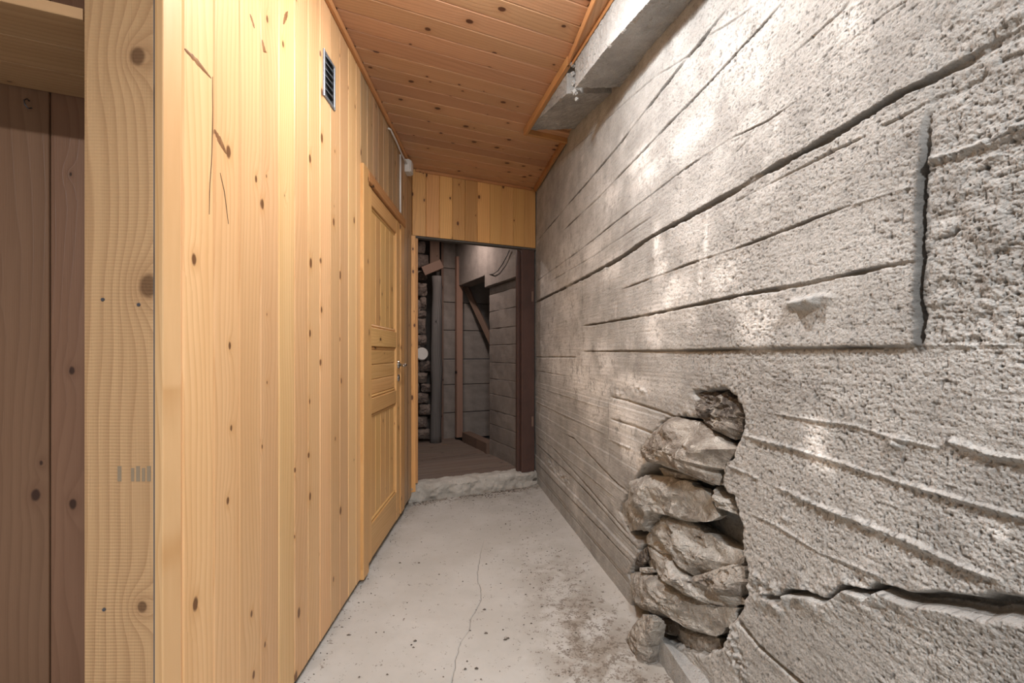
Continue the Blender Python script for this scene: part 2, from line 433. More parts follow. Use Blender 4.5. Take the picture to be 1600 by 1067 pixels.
# kind: g groove, l lip above a groove, f fin, c crack ; width and depth in metres
LINES = [
    ('l', .006, .009, [(1148, 0), (1087, 77), (1075, 90), (969, 225), (839, 377)]),
    ('c', .0035, .006, [(1193, 0), (1160, 24), (1137, 39), (1110, 55), (1096, 69), (1077, 88), (1025, 120), (976, 161), (867, 257)]),
    ('l', .005, .008, [(1236, -10), (1200, 32), (1119, 120), (1025, 216), (937, 307), (881, 360)]),
    ('l', .004, .006, [(1262, 148), (1200, 190), (1141, 218), (1079, 259), (1015, 307), (967, 343), (900, 396), (838, 440)]),
    ('c', .003, .004, [(1029, 333), (985, 362), (928, 400), (860, 440)]),
    ('l', .011, .016, [(1640, 25), (1600, 47), (1555, 67), (1499, 99), (1435, 135), (1405, 150), (1330, 197), (1274, 229), (1206, 266), (1126, 313), (1021, 369), (972, 402), (909, 436), (836, 473)]),
    ('c', .004, .006, [(1356, 214), (1311, 234), (1262, 259), (1199, 292), (1150, 317)]),
    ('c', .006, .008, [(1379, 200), (1412, 184), (1446, 165), (1472, 152), (1502, 142), (1530, 125), (1544, 105)]),
    ('l', .0045, .006, [(1337, 320), (1292, 336), (1214, 366), (1150, 390), (1092, 408), (1030, 431), (970, 453)]),
    ('f', .004, .004, [(1435, 290), (1337, 320)]),
    ('l', .007, .010, [(1439, 408), (1390, 416), (1330, 429), (1262, 444), (1184, 457), (1111, 472), (1017, 491), (946, 504), (911, 509)]),
    ('l', .006, .008, [(911, 549), (1055, 548), (1230, 545), (1442, 541)]),
    ('f', .012, .014, [(1445, 253), (1487, 242), (1520, 232), (1555, 219), (1600, 197), (1640, 178)]),
    ('f', .004, .004, [(1446, 539), (1520, 541), (1640, 541)]),
    ('f', .007, .010, [(1161, 680), (1244, 702), (1292, 717), (1404, 754), (1512, 785), (1600, 810), (1650, 822)]),
    ('f', .005, .006, [(1210, 646), (1255, 654), (1337, 665), (1382, 680), (1469, 701)]),
    ('f', .010, .014, [(1476, 690), (1484, 690), (1544, 710), (1600, 719), (1650, 724)]),
    ('f', .0085, .013, [(1211, 760), (1295, 796), (1407, 841), (1476, 872), (1572, 912)]),
    ('f', .006, .009, [(1139, 727), (1160, 736), (1186, 748)]),
    ('f', .005, .007, [(1175, 803), (1215, 821), (1284, 865), (1367, 897), (1404, 919)]),
    ('g', .008, .022, [(1150, 966), (1186, 1010), (1222, 1042), (1251, 1067), (1290, 1100)]),
    ('g', .004, .006, [(836, 558), (901, 558)]), ('c', .0035, .005, [(836, 579), (886, 588)]),
    ('f', .004, .004, [(836, 603), (946, 639)]), ('f', .004, .006, [(836, 627), (950, 680)]),
    ('l', .0045, .007, [(879, 676), (897, 685), (957, 749), (978, 766)]),
    ('g', .005, .007, [(954, 654), (990, 666), (1021, 678)]),
    ('g', .006, .008, [(954, 620), (980, 626), (1040, 646), (1055, 652), (1085, 656)]),
    ('f', .005, .007, [(950, 686), (985, 700)]),
    ('f', .003, .004, [(836, 676), (965, 780)]), ('g', .004, .006, [(860, 695), (931, 777), (985, 838)]),
    ('l', .004, .007, [(836, 691), (897, 748), (1000, 862)]), ('l', .004, .006, [(838, 722), (902, 789), (990, 880)]),
    ('g', .003, .004, [(838, 742), (900, 815), (985, 915)]),
    ('c', .004, .004, [(910, 436), (909, 500), (909, 548), (908, 590)]), ('c', .003, .003, [(951, 600), (950, 660), (952, 735)]),
    ('c', .003, .003, [(1017, 262), (1016, 310)]),
    ('c', .006, .007, [(1495, 355), (1488, 366), (1470, 372)]), ('c', .006, .006, [(1600, 82), (1580, 90), (1560, 97)]),
    ('c', .003, .004, [(1420, 0), (1385, 22), (1350, 50), (1305, 84)]), ('c', .003, .004, [(1330, 0), (1315, 18), (1290, 40), (1262, 66), (1230, 96), (1190, 135)]),
    ('c', .003, .004, [(1222, 205), (1203, 217)]), ('c', .003, .003, [(1205, 190), (1180, 210), (1150, 240)]),
]
CREVICE = [(1186, 930), (1215, 937), (1230, 925), (1266, 928), (1291, 939), (1320, 917), (1357, 928), (1375, 917), (1425, 936), (1465, 936), (1534, 950), (1556, 945), (1600, 954), (1650, 960)]
VJOINT = [(1457, 161), (1450, 195), (1450, 225), (1444, 262), (1441, 319), (1441, 400), (1437, 462), (1440, 492), (1438, 541)]
HOLE = [(1085, 613), (1116, 608), (1137, 609), (1148, 622), (1161, 646), (1160, 674), (1151, 692), (1144, 711), (1132, 730), (1123, 758), (1146, 779), (1154, 805), (1160, 825),
        (1161, 860), (1165, 882), (1166, 920), (1158, 948), (1150, 962), (1131, 985), (1128, 1010), (1100, 1022), (1062, 1012), (1022, 992), (1012, 1060), (1004, 1060), (985, 1000), (985, 960), (988, 925), (984, 900), (1003, 850),
        (985, 835), (968, 800), (985, 768), (1000, 735), (1012, 715), (1002, 705), (1020, 675), (1045, 655), (1068, 650), (1100, 655), (1093, 630)]
LIME = [(880, 430, 40, 60, .45), (880, 560, 40, 60, .5), (1028, 380, 5, 24, 1.0), (1038, 418, 7, 18, .9), (1055, 440, 9, 10, .9), (1106, 375, 4, 30, .8), (1098, 430, 4, 34, .7), (915, 575, 10, 50, .8), (1000, 250, 20, 16, .7), (868, 575, 14, 22, .8), (1030, 490, 20, 14, .7), (978, 655, 20, 30, .8), (1000, 720, 18, 14, .8), (1320, 40, 60, 40, .35), (1240, 20, 40, 40, .3), (905, 588, 26, 34, 1.0), (930, 605, 30, 18, .9), (985, 598, 36, 14, .8), (968, 650, 18, 40, .8), (982, 700, 16, 26, .8), (945, 570, 14, 22, .8), (1052, 455, 24, 22, .8), (1030, 412, 8, 34, .7), (1046, 470, 10, 20, .9), (1022, 515, 14, 34, .75),
        (1165, 470, 24, 18, .6), (1185, 500, 22, 28, 1.0), (1135, 430, 26, 28, .8), (1272, 690, 18, 36, 1.0), (1282, 722, 24, 14, .8), (890, 480, 16, 30, .6), (862, 520, 12, 30, .5), (955, 420, 18, 20, .6), (940, 545, 12, 16, .6), (1185, 60, 70, 60, .3),
        (1130, 90, 40, 50, .25), (1075, 215, 34, 20, .55), (1010, 275, 24, 16, .6), (955, 310, 14, 22, .5), (925, 395, 18, 18, .6), (880, 390, 12, 16, .5), (1175, 205, 50, 26, .3), (1090, 370, 22, 34, .3), (1560, 830, 24, 12, .5), (930, 640, 16, 20, .7), (870, 740, 14, 10, .4), (1105, 355, 8, 40, .5)]


def seg_dist(U, Z, pl):
    """distance to polyline, signed side (+ above) and position along it 0..1"""
    best = np.full(U.shape, 9.0); side = np.zeros(U.shape); along = np.zeros(U.shape)
    L = [math.hypot(pl[i + 1][0] - pl[i][0], pl[i + 1][1] - pl[i][1]) for i in range(len(pl) - 1)]; tot = sum(L); acc = 0
    for i in range(len(pl) - 1):
        (u0, z0), (u1, z1) = pl[i], pl[i + 1]; du, dz = u1 - u0, z1 - z0; l2 = du * du + dz * dz
        t = np.clip(((U - u0) * du + (Z - z0) * dz) / l2, 0, 1)
        d = np.hypot(U - u0 - t * du, Z - z0 - t * dz)
        s = (U - u0) * dz - (Z - z0) * du
        if du > 0: s = -s
        m = d < best; best[m] = d[m]; side[m] = s[m]; along[m] = ((acc + t * L[i]) / tot)[m]; acc += L[i]
    return best, np.sign(side), along


def in_poly(U, Z, poly):
    ins = np.zeros(U.shape, bool); n = len(poly)
    for i in range(n):
        (u0, z0), (u1, z1) = poly[i], poly[(i + 1) % n]
        c = ((z0 > Z) != (z1 > Z))
        with np.errstate(divide='ignore', invalid='ignore'):
            ins ^= c & (U < (u1 - u0) * (Z - z0) / (z1 - z0 + 1e-12) + u0)
    return ins


def build_right():
    px = np.concatenate([np.linspace(832, 1650, 720)])
    Yc = 0.847 / ((px - CX) / F + 0.166); U1 = -Yc * math.sqrt(1 + 0.166 ** 2)
    U1 = np.concatenate([U1, np.linspace(U1[-1], 2.6, 10)[1:]]); Yc = -U1 / math.sqrt(1 + 0.166 ** 2)
    rows = []
    NR = 800; t = np.linspace(0, 1, NR)
    Uall = np.zeros((len(U1), NR + 12)); Zall = np.zeros_like(Uall)
    for i, (u, Y) in enumerate(zip(U1, Yc)):
        Yv = max(Y, 0.6)
        lo = max(0.02, H - 540 / F * Yv); hi = min(2.50, H + 575 / F * Yv)
        Zall[i] = np.concatenate([np.linspace(-0.05, lo, 7)[:-1], lo + (hi - lo) * t, np.linspace(hi, 2.53, 7)[1:]]); Uall[i] = u
    U, Z = Uall, Zall
    # slight wander so that no straight line is ruled
    WU = U + 0.002 * fbm(U * 14, Z * 14, 3); WZ = Z + 0.0012 * fbm(U * 9 + 40, Z * 40, 3) + 0.0008 * fbm(U * 60 + 40, Z * 60, 2)
    D = 0.005 * fbm(U * 1.6, Z * 2.2, 2) + 0.0018 * fbm(U * 9, Z * 16, 3)
    # every cast board: its own depth and tilt
    cz = Z + 0.0 * U; k = np.floor(cz / 0.125).astype(int); fr = cz / 0.125 - k
    hsh = (np.sin(k * 12.9898) * 43758.5453) % 1.0
    far = np.clip((-U - 1.2) / 0.6, 0.0, 1); low = np.clip((0.95 - Z) / 0.2, 0.1, 1)
    D += ((hsh - 0.5) * 0.006 + (fr - 0.5) * 0.003) * np.maximum(far, 0.1) * low
    D += 0.0012 * fbm(U * 6, Z * 160, 2)                                   # wood grain cast into the face
    rough = 0.55 + 0.9 * np.clip(fbm(U * 3 + 5, Z * 3, 2) + 0.35, 0, 1)
    g1 = fbm(U * 150, Z * 150, 3); g2 = fbm(U * 330 + 7, Z * 330, 2)
    near = np.clip((U + 2.6) / 1.4, 0.35, 1.0)
    D += (0.0020 * g1 + 0.0014 * g2) * rough * near
    pits = np.clip(vnoise(U * 150 + 3, Z * 150) - 0.27, 0, 1) + 0.7 * np.clip(vnoise(U * 290 + 3, Z * 290) - 0.25, 0, 1); D -= 0.013 * pits * near * rough
    lime = np.zeros_like(U); grime = np.clip(pits * 7, 0, 1) * 0.65 * near + np.clip((-g1 - 0.30) * 2.2, 0, 0.5) * rough * near
    wv = 0.65 + 0.9 * (vnoise(U * 22, Z * 22) + 0.5)
    for kind, w, dep, pts in LINES:
        pl = [uz(*p) for p in pts]
        um = min(p[0] for p in pl) - .3; uM = max(p[0] for p in pl) + .3; zm = min(p[1] for p in pl) - .3; zM = max(p[1] for p in pl) + .3
        M = (U > um) & (U < uM) & (Z > zm) & (Z < zM)
        d, s, al = seg_dist(WU[M], WZ[M], pl)
        fade = np.clip(np.minimum(al, 1 - al) * 14 + 0.15, 0, 1); ww = w * (1.0 if np.mean([p[0] for p in pts]) < 1000 else 0.62) * wv[M] * (1 + 0.5 * vnoise(U[M] * 140, Z[M] * 140))
        gate = np.clip(vnoise(U[M] * 9 + len(pts), Z[M] * 9 + w * 900) * 2.2 + (1.3 if w > .006 else 0.95), 0.25, 1)
        if kind == 'l':
            up = np.where(s > 0, np.exp(-d / 0.07), np.exp(-d / 0.004)) * dep * 0.55
            D[M] += up * fade * 0.6 - dep * 1.15 * np.exp(-((d * np.where(s > 0, 1.6, 1)) / ww) ** 4) * fade * gate
            grime[M] = np.maximum(grime[M], np.exp(-(d / ww) ** 4) * fade * gate * 0.9)
        elif kind == 'g' or kind == 'c':
            D[M] -= dep * np.exp(-(d / ww) ** 3) * fade * (gate if kind == 'c' else 1)
            grime[M] = np.maximum(grime[M], np.exp(-(d / (ww * 0.8)) ** 2) * fade * gate * 0.6)
        else:
            D[M] += 0.75 * dep * np.exp(-(d / ww) ** 3) * fade * (0.5 + 0.5 * gate) * (0.8 + 0.9 * vnoise(U[M] * 130, Z[M] * 130))
            D[M] += np.where(s < 0, -0.25 * dep * np.exp(-d / 0.03), 0) * fade
    # raised shuttering panel ending at the vertical joint
    vj = [uz(*p) for p in VJOINT]
    l8 = [uz(*p) for p in [(1440, 541), (1300, 543), (1150, 545), (1055, 548), (911, 549)]]
    d8, s8, a8 = seg_dist(WU, WZ, l8); f8 = np.clip(np.minimum(a8 * 30, (1 - a8) * 2.5), 0, 1)
    inside = np.interp(WZ, [p[1] for p in vj][::-1], [p[0] for p in vj][::-1]) - WU
    step8 = 1 / (1 + np.exp(-np.clip(np.where(s8 > 0, d8, -d8) / 0.0022, -40, 40)))
    stepv = 1 / (1 + np.exp(-np.clip((inside + 0.004 * vnoise(U * 60, Z * 60)) / 0.003, -40, 40)))
    top = np.clip((1.75 - Z) / 0.25, 0, 1); left = np.clip((U + 2.35) / 0.9, 0, 1)
    D += 0.008 * step8 * stepv * np.where(Z > 1.0, 1, 0) * top * left * np.clip((WZ - 1.05) / 0.03, 0, 1)
    dv, sv, av = seg_dist(WU, WZ, vj); D -= 0.014 * np.exp(-(dv / (0.0042 * wv * (1 + .7 * vnoise(U * 120 + 4, Z * 120)))) ** 4) * np.clip(av * 5, .1, 1) * np.clip((1 - av) * 30, 0, 1)
    grime = np.maximum(grime, np.exp(-(dv / (0.0105 * (1 + .8 * vnoise(U * 120, Z * 120)))) ** 4) * np.clip(av * 4, 0, 1))
    # rough field right of the joint
    rf = np.clip(-inside / 0.02, 0, 1) * np.clip((Z - 1.12) / 0.02, 0, 1); D += rf * (0.006 * fbm(U * 40, Z * 52, 4))
    # crevice
    cr = [uz(*p) for p in CREVICE]; cu = [p[0] for p in cr]
    d, s, al = seg_dist(WU, WZ, cr); wd = 0.004 + 0.012 * np.clip(al - 0.55, 0, 1) * 2 + 0.003 * (vnoise(U * 40, Z * 10) + .5)
    D -= 0.05 * np.exp(-(d / wd) ** 4) * np.clip(al * 9, 0, 1)
    D += np.where(s < 0, 0.016 * np.exp(-d / 0.05), 0.004 * np.exp(-d / 0.03)) * np.clip(al * 6, 0, 1) * (U > cu[0] - 0.05)
    rub = np.exp(-(d / 0.035) ** 2) * np.clip(1.1 - al * 1.3, 0, 1); D += rub * 0.016 * fbm(U * 45, Z * 45, 3)
    grime = np.maximum(grime, np.exp(-(d / wd) ** 4) * 0.5)
    # small lumps
    for (x, y, ru, rz, h) in [(1266, 473, .05, .013, .022), (1284, 468, .03, .010, .018), (1250, 475, .028, .009, .016), (1394, 688, .012, .008, .008), (1410, 684, .010, .007, .008), (1402, 695, .008, .006, .008),
                              (1228, 810, .012, .006, .006)]:
        u0, z0 = uz(x, y); q = ((WU - u0) / ru) ** 2 + ((WZ - z0) / rz) ** 2; M = q < 9
        D[M] += h * np.exp(-q[M] ** 1.5) * (0.7 + 0.9 * vnoise(U[M] * 60, Z[M] * 60))
    for (x, y, ru, rz, h) in [(965, 612, .07, .018, .013), (1000, 610, .08, .016, .011), (860, 725, .16, .03, .03), (880, 745, .12, .03, .03), (1180, 905, .05, .03, .014), (1205, 925, .05, .02, .014), (1140, 1000, .03, .05, .03), (1155, 1040, .03, .04, .03), (1350, 925, .05, .02, .02), (900, 445, .1, .012, .01)]:
        u0, z0 = uz(x, y); q = ((WU - u0) / ru) ** 2 + ((WZ - z0) / rz) ** 2; M = q < 6
        D[M] += h * np.exp(-q[M]) * fbm(U[M] * 48, Z[M] * 60, 4)
    # broken-out hole with stones
    hp = [uz(*p) for p in HOLE]; umn = min(p[0] for p in hp) - .15; umx = max(p[0] for p in hp) + .15; zmx = max(p[1] for p in hp) + .15
    M = (U > umn) & (U < umx) & (Z < zmx)
    jU = WU[M] + 0.012 * fbm(U[M] * 50, Z[M] * 50, 2); jZ = WZ[M] + 0.012 * fbm(U[M] * 50 + 9, Z[M] * 50, 2)
    ins = in_poly(jU, jZ, hp); d, s, al = seg_dist(jU, jZ, hp + hp[:1]); sd = np.where(ins, d, -d)
    k = 1 / (1 + np.exp(-np.clip((sd - 0.004) / 0.0028, -40, 40)))
    floorz = 0.5 * (1 + fbm(U[M] * 20, Z[M] * 20, 3))
    D[M] = D[M] * (1 - k) - k * (0.10 + 0.03 * floorz)
    D[M] += np.where(sd < 0, 0.006 * fbm(U[M] * 60, Z[M] * 60, 2) * np.exp(sd / 0.03), 0)
    for (x, y, rx, ry, a) in LIME:
        u0, z0 = uz(x, y); u1, _ = uz(x + rx, y); _, z1 = uz(x, y - ry)
        q = ((WU - u0) / (u1 - u0)) ** 2 + ((WZ - z0) / (z1 - z0)) ** 2
        lime = np.maximum(lime, a * np.exp(-(q * 0.8) ** 1.2))
    P = RIGHT.o[None, None] + RIGHT.ex * U[..., None] - RIGHT.ey * D[..., None]; P[..., 2] = Z
    nr, nc = U.shape; idx = np.arange(nr * nc).reshape(nr, nc)
    q = np.stack([idx[:-1, :-1], idx[1:, :-1], idx[1:, 1:], idx[:-1, 1:]], -1).reshape(-1, 4)
    m = grid_mesh(P.reshape(-1, 3), q)
    for nme, arr in (('lime', lime), ('grime', grime)):
        a = m.attributes.new(nme, 'FLOAT', 'POINT'); a.data.foreach_set('value', arr.astype(np.float32).ravel())
    return structure(obj('wall_right', m, CONC))


wall_right = build_right()


def resample(poly, n):
    p = np.array(poly + poly[:1], float); L = np.r_[0, np.cumsum(np.hypot(*np.diff(p, axis=0).T))]
    t = np.linspace(0, L[-1], n, endpoint=False); return np.stack([np.interp(t, L, p[:, 0]), np.interp(t, L, p[:, 1])], 1)


def stone(pl, px, base, bulge, back, mat, parent, seed, facets=5, rough=0.10, name='stone', n=84, rings=24):
    """closed stone: outline on the plane at depth base, faceted front bulging out, rounded back."""
    rs = np.random.RandomState(seed)
    out = resample([pl.hit(x, y, base) for x, y in px], n); c = out.mean(0); R = np.hypot(*(out - c).T).mean()
    ang = np.arange(n) * 2 * np.pi / n
    out = c + (out - c) * (1 + 0.03 * rs.randn(n))[:, None]
    dirs = [(rs.uniform(-.9, .9), rs.uniform(-.9, .9), rs.uniform(.75, 1.15)) for _ in range(facets)] + [(0.1, 0.75, 1.0), (0.0, -0.8, 1.05)]
    V = []; rr = np.linspace(1, 0, rings + 1)[:-1] ** 0.8
    for r in rr:
        q = c + (out - c) * r; e = (q - c) / R
        h = (1 - r ** 3.2)
        for (a, b, k) in dirs: h = np.minimum(h, np.maximum(k - a * e[:, 0] * .9 - b * e[:, 1] * .9, 0.0) * (1 - r ** 8))
        rid = 0.28 - np.abs(fbm(q[:, 0] * 1.6 / R + seed, q[:, 1] * 3.4 / R + 3, 4)); cell = np.floor(3.2 * fbm(q[:, 0] * 1.2 / R + seed * 2, q[:, 1] * 2.2 / R, 2)) / 3.2
        h = h * bulge + bulge * rough * (2.6 * fbm(q[:, 0] * 1.1 / R + seed, q[:, 1] * 2.6 / R, 4) + 3.2 * rid + 1.6 * cell) * (1 - r ** 6) + 0.007 * fbm(q[:, 0] * 60, q[:, 1] * 90 + seed, 3) * (1 - r ** 10)
        for j in range(n): V.append(pl.at(q[j, 0], base + h[j], q[j, 1]))
    V.append(pl.at(c[0], base + bulge * 0.9 * min([1] + [d[2] for d in dirs]), c[1])); ci = len(V) - 1
    for r, dd in ((0.97, .35), (0.8, .8)):
        q = c + (out - c) * r
        for j in range(n): V.append(pl.at(q[j, 0], base - back * dd, q[j, 1]))
    f = []
    for k in range(rings - 1):
        for j in range(n): f.append((k * n + j, k * n + (j + 1) % n, (k + 1) * n + (j + 1) % n, (k + 1) * n + j))
    for j in range(n): f.append(((rings - 1) * n + j, (rings - 1) * n + (j + 1) % n, ci))
    b0 = ci + 1
    for j in range(n):
        f.append(((j + 1) % n, j, b0 + j, b0 + (j + 1) % n)); f.append((b0 + (j + 1) % n, b0 + j, b0 + n + j, b0 + n + (j + 1) % n))
    f.append(tuple(b0 + n + j for j in range(n)))
    m = mesh(V, f, True)
    import bmesh
    bm = bmesh.new(); bm.from_mesh(m); bmesh.ops.recalc_face_normals(bm, faces=bm.faces); bm.to_mesh(m); bm.free()
    try: m.set_sharp_from_angle(angle=math.radians(38))
    except Exception: pass
    return obj(name, m, mat, parent)


def A(pts): return [(940 + x / 4.267, 580 + y / 4.267) for x, y in pts]


def B(pts): return [(940 + x / 3.997, 800 + y / 3.997) for x, y in pts]


STONES = [
    (A([(625, 150), (680, 120), (750, 130), (800, 170), (840, 130), (870, 180), (920, 210), (945, 290), (940, 400), (905, 460), (820, 420), (750, 370), (690, 320), (680, 260), (640, 200)]), -.03, .040, .08, ROCK_DARK, .22),
    (A([(240, 560), (270, 490), (330, 420), (400, 360), (470, 310), (540, 300), (640, 330), (720, 370), (800, 450), (890, 520), (860, 600), (820, 640), (780, 755), (700, 740), (600, 700), (500, 660), (400, 620), (300, 605)]), -.005, .070, .10, ROCK_BROWN, .12),
    (A([(380, 640), (460, 650), (620, 700), (640, 730), (520, 715), (420, 700)]), -.03, .02, .05, ROCK, .12),
    (A([(200, 730), (300, 690), (500, 710), (640, 770), (740, 840), (770, 900), (760, 1000), (640, 1010), (560, 1000), (460, 960), (380, 960), (320, 1067), (200, 1060), (140, 1000), (110, 930), (170, 850)]), -.005, .055, .10, ROCK, .14),
    (A([(770, 770), (830, 830), (890, 880), (915, 960), (850, 935), (760, 900), (740, 860)]), -.02, .03, .06, ROCK, .12),
    (B([(270, 190), (310, 80), (390, 20), (480, 20), (560, 60), (700, 160), (830, 230), (890, 250), (880, 320), (810, 350), (740, 375), (600, 410), (540, 340), (500, 290), (370, 260)]), -.03, .07, .10, ROCK, .16),
    (B([(285, 190), (370, 250), (490, 280), (560, 380), (640, 450), (800, 470), (895, 490), (885, 560), (850, 590), (770, 605), (640, 550), (560, 490), (440, 430), (330, 370), (290, 310)]), -.02, .07, .10, ROCK, .16),
    (B([(590, 400), (690, 370), (760, 340), (880, 320), (905, 450), (880, 520), (810, 530), (740, 490), (660, 450)]), -.02, .06, .08, ROCK_BROWN, .14),
    (B([(165, 440), (180, 380), (250, 375), (330, 390), (440, 450), (600, 540), (740, 600), (840, 600), (830, 680), (740, 765), (690, 775), (580, 740), (490, 690), (440, 660), (330, 640), (210, 570), (200, 490)]), -.005, .07, .09, ROCK, .12),
    (B([(158, 830), (195, 720), (260, 640), (310, 655), (330, 690), (305, 800), (290, 1005), (240, 995), (190, 900)]), .085, .035, .07, ROCK_BROWN, .10),
    (B([(335, 685), (400, 655), (470, 690), (495, 730), (470, 775), (400, 755), (350, 730)]), -.03, .035, .06, ROCK_BROWN, .05),
    (B([(490, 715), (600, 745), (740, 790), (755, 880), (650, 890), (540, 845), (470, 790)]), -.04, .03, .06, ROCK_BROWN, .06),
    (B([(208, 325), (230, 260), (285, 215), (290, 300), (240, 345)]), -.005, .02, .06, ROCK_DARK, .10),
    (B([(240, 345), (310, 345), (340, 375), (300, 385), (245, 375)]), .0, .02, .06, ROCK, .10),
]
for i, (pts, base, bulge, back, mt, rg) in enumerate(STONES):
    s = stone(RIGHT, pts, base, bulge, back, mt, wall_right, 11 + i, rough=rg)
    if i == 0: s['label'] = 'dark porous stone'
    if i == 1: s['label'] = 'large brown wedge-shaped stone'

def wpt(x, y, d, z=None):
    u, zz = RIGHT.hit(x, y, d); return tuple(RIGHT.at(u, d, zz if z is None else z))


FOOT_F = [(1026, 988), (1050, 1022), (1082, 1070), (1112, 1112)]; FOOT_B = [(1050, 1000), (1100, 1018), (1136, 1022), (1150, 1040)]


def build_foot():
    n, m = 60, 30; a = np.array([wpt(x, y, .045) for x, y in FOOT_F]); b = np.array([wpt(x, y, -.10) for x, y in FOOT_B]); t = np.linspace(0, 3, n); k = np.arange(4)
    a = np.stack([np.interp(t, k, a[:, i]) for i in range(3)], 1); b = np.stack([np.interp(t, k, b[:, i]) for i in range(3)], 1)
    low = a.copy(); low[:, 2] = -.03; V = []
    for i in range(n):
        prof = [low[i] * (1 - q) + a[i] * q for q in np.linspace(0, 1, 10)[:-1]] + [a[i] * (1 - q) + b[i] * q for q in np.linspace(0, 1, m - 9)]
        for j, p in enumerate(prof):
            w = 0.006 * float(fbm(np.array(i * .22), np.array(j * .3), 3)); V.append((p[0] - w, p[1], p[2] + w))
    f = [(i * m + j, (i + 1) * m + j, (i + 1) * m + j + 1, i * m + j + 1) for i in range(n - 1) for j in range(m - 1)]
    lid = tuple(range(m - 1, -1, -1)); k = len(V); V.append(tuple(b[0] * [1, 1, 0] + [0, 0, -.03])); V.append(tuple(b[-1] * [1, 1, 0] + [0, 0, -.03]))
    f += [lid + (k,), tuple((n - 1) * m + j for j in range(m)) + (k + 1,)]
    me = mesh(V, f, True)
    try: me.set_sharp_from_angle(angle=math.radians(40))
    except Exception: pass
    return obj('footing', me, CONC2, wall_right)


build_foot()

# concrete beam under the ceiling edge, hugging the right wall


def rough_block(front_low, front_top, back_low, back_top, name, mat, parent, seed, n=46, m=36):
    """block given by four polylines (same point count) running from far to near; surface gently broken."""
    rs = np.random.RandomState(seed)
    def line(p):
        p = np.array(p, float); t = np.linspace(0, len(p) - 1, n); k = np.arange(len(p))
        return np.stack([np.interp(t, k, p[:, i]) for i in range(3)], 1)
    a, b, c, d = map(line, (front_top, front_low, back_low, back_top))
    ring = []
    for t in np.linspace(0, 1, m, endpoint=False): ring.append(a * (1 - t) + b * t)
    for t in np.linspace(0, 1, m, endpoint=False): ring.append(b * (1 - t) + c * t)
    ring.append(c); ring.append(d)
    R = np.array(ring)                                     # ring, n, 3
    w = 0.007 * fbm(np.arange(n)[None, :] * .35 + seed, np.arange(len(R))[:, None] * .5, 3)
    w = w + 0.0022 * fbm(R[..., 1] * 60, R[..., 2] * 60 + R[..., 0] * 50, 3)
    R[..., 2] += w; R[..., 0] += w * .6
    k = len(R); V = R.transpose(1, 0, 2).reshape(-1, 3); f = []
    for i in range(n - 1):
        for j in range(k): f.append((i * k + j, (i + 1) * k + j, (i + 1) * k + (j + 1) % k, i * k + (j + 1) % k))
    f.append(tuple(range(k))); f.append(tuple((n - 1) * k + j for j in range(k - 1, -1, -1)))
    me = mesh(V, f, True)
    try: me.set_sharp_from_angle(angle=math.radians(35))
    except Exception: pass
    return obj(name, me, mat, parent)


def fx(Y): return 0.857 - 0.269 * Y                        # front face of the beam


def wx(Y): return 0.847 - 0.166 * Y


def beampts(Ys, Zs):
    return ([(fx(Y), Y, z) for Y, z in zip(Ys, Zs)], [(fx(Y), Y, ZC + 0.012) for Y in Ys], [(wx(Y) + .03, Y, z + .004) for Y, z in zip(Ys, Zs)], [(wx(Y) + .03, Y, ZC + .012) for Y in Ys])


fl, ft, bl, bt = beampts([2.10, 1.83, 1.52, 1.25, 0.6, -2.4], [2.345, 2.328, 2.285, 2.25, 2.17, 2.1])
rough_block(fl, ft, bl, bt, 'concrete_beam', CONC2, wall_right, 3, n=420)
fl, ft, bl, bt = beampts([2.80, 2.66, 2.4, 2.20], [2.495, 2.478, 2.42, 2.375])
rough_block(fl, ft, bl, bt, 'concrete_beam', CONC2, wall_right, 5, n=110)
# crumbled joint between the two casts
rsj = random.Random(4)
for (px_, py_, r) in [(892, 100, .016), (891, 116, .013), (893, 130, .016), (895, 144, .017), (899, 155, .010)]:
    Yj = 2.13; p = (fx(Yj) + .010 + (px_ - 895) * .002, Yj, H + (CY - py_) / F * Yj)
    import bmesh
    bm = bmesh.new(); bmesh.ops.create_icosphere(bm, subdivisions=3, radius=r)
    for v in bm.verts:
        q = v.co.normalized(); v.co *= 0.8 + 0.5 * (math.sin(q.x * 5 + py_) * math.cos(q.z * 6) * .4 + rsj.random() * .35)
    me = bpy.data.meshes.new('mesh'); bm.to_mesh(me); bm.free()
    obj('mortar_lump', me, CONC2, wall_right, Matrix.Translation(p))

# ------------------------------------------------------------------ ceiling
DE = Vector((END.ex[0], END.ex[1], 0)); DN = Vector((END.ey[0], END.ey[1], 0))


def lx(Y): return -(0.6961 + 0.018 * Y)


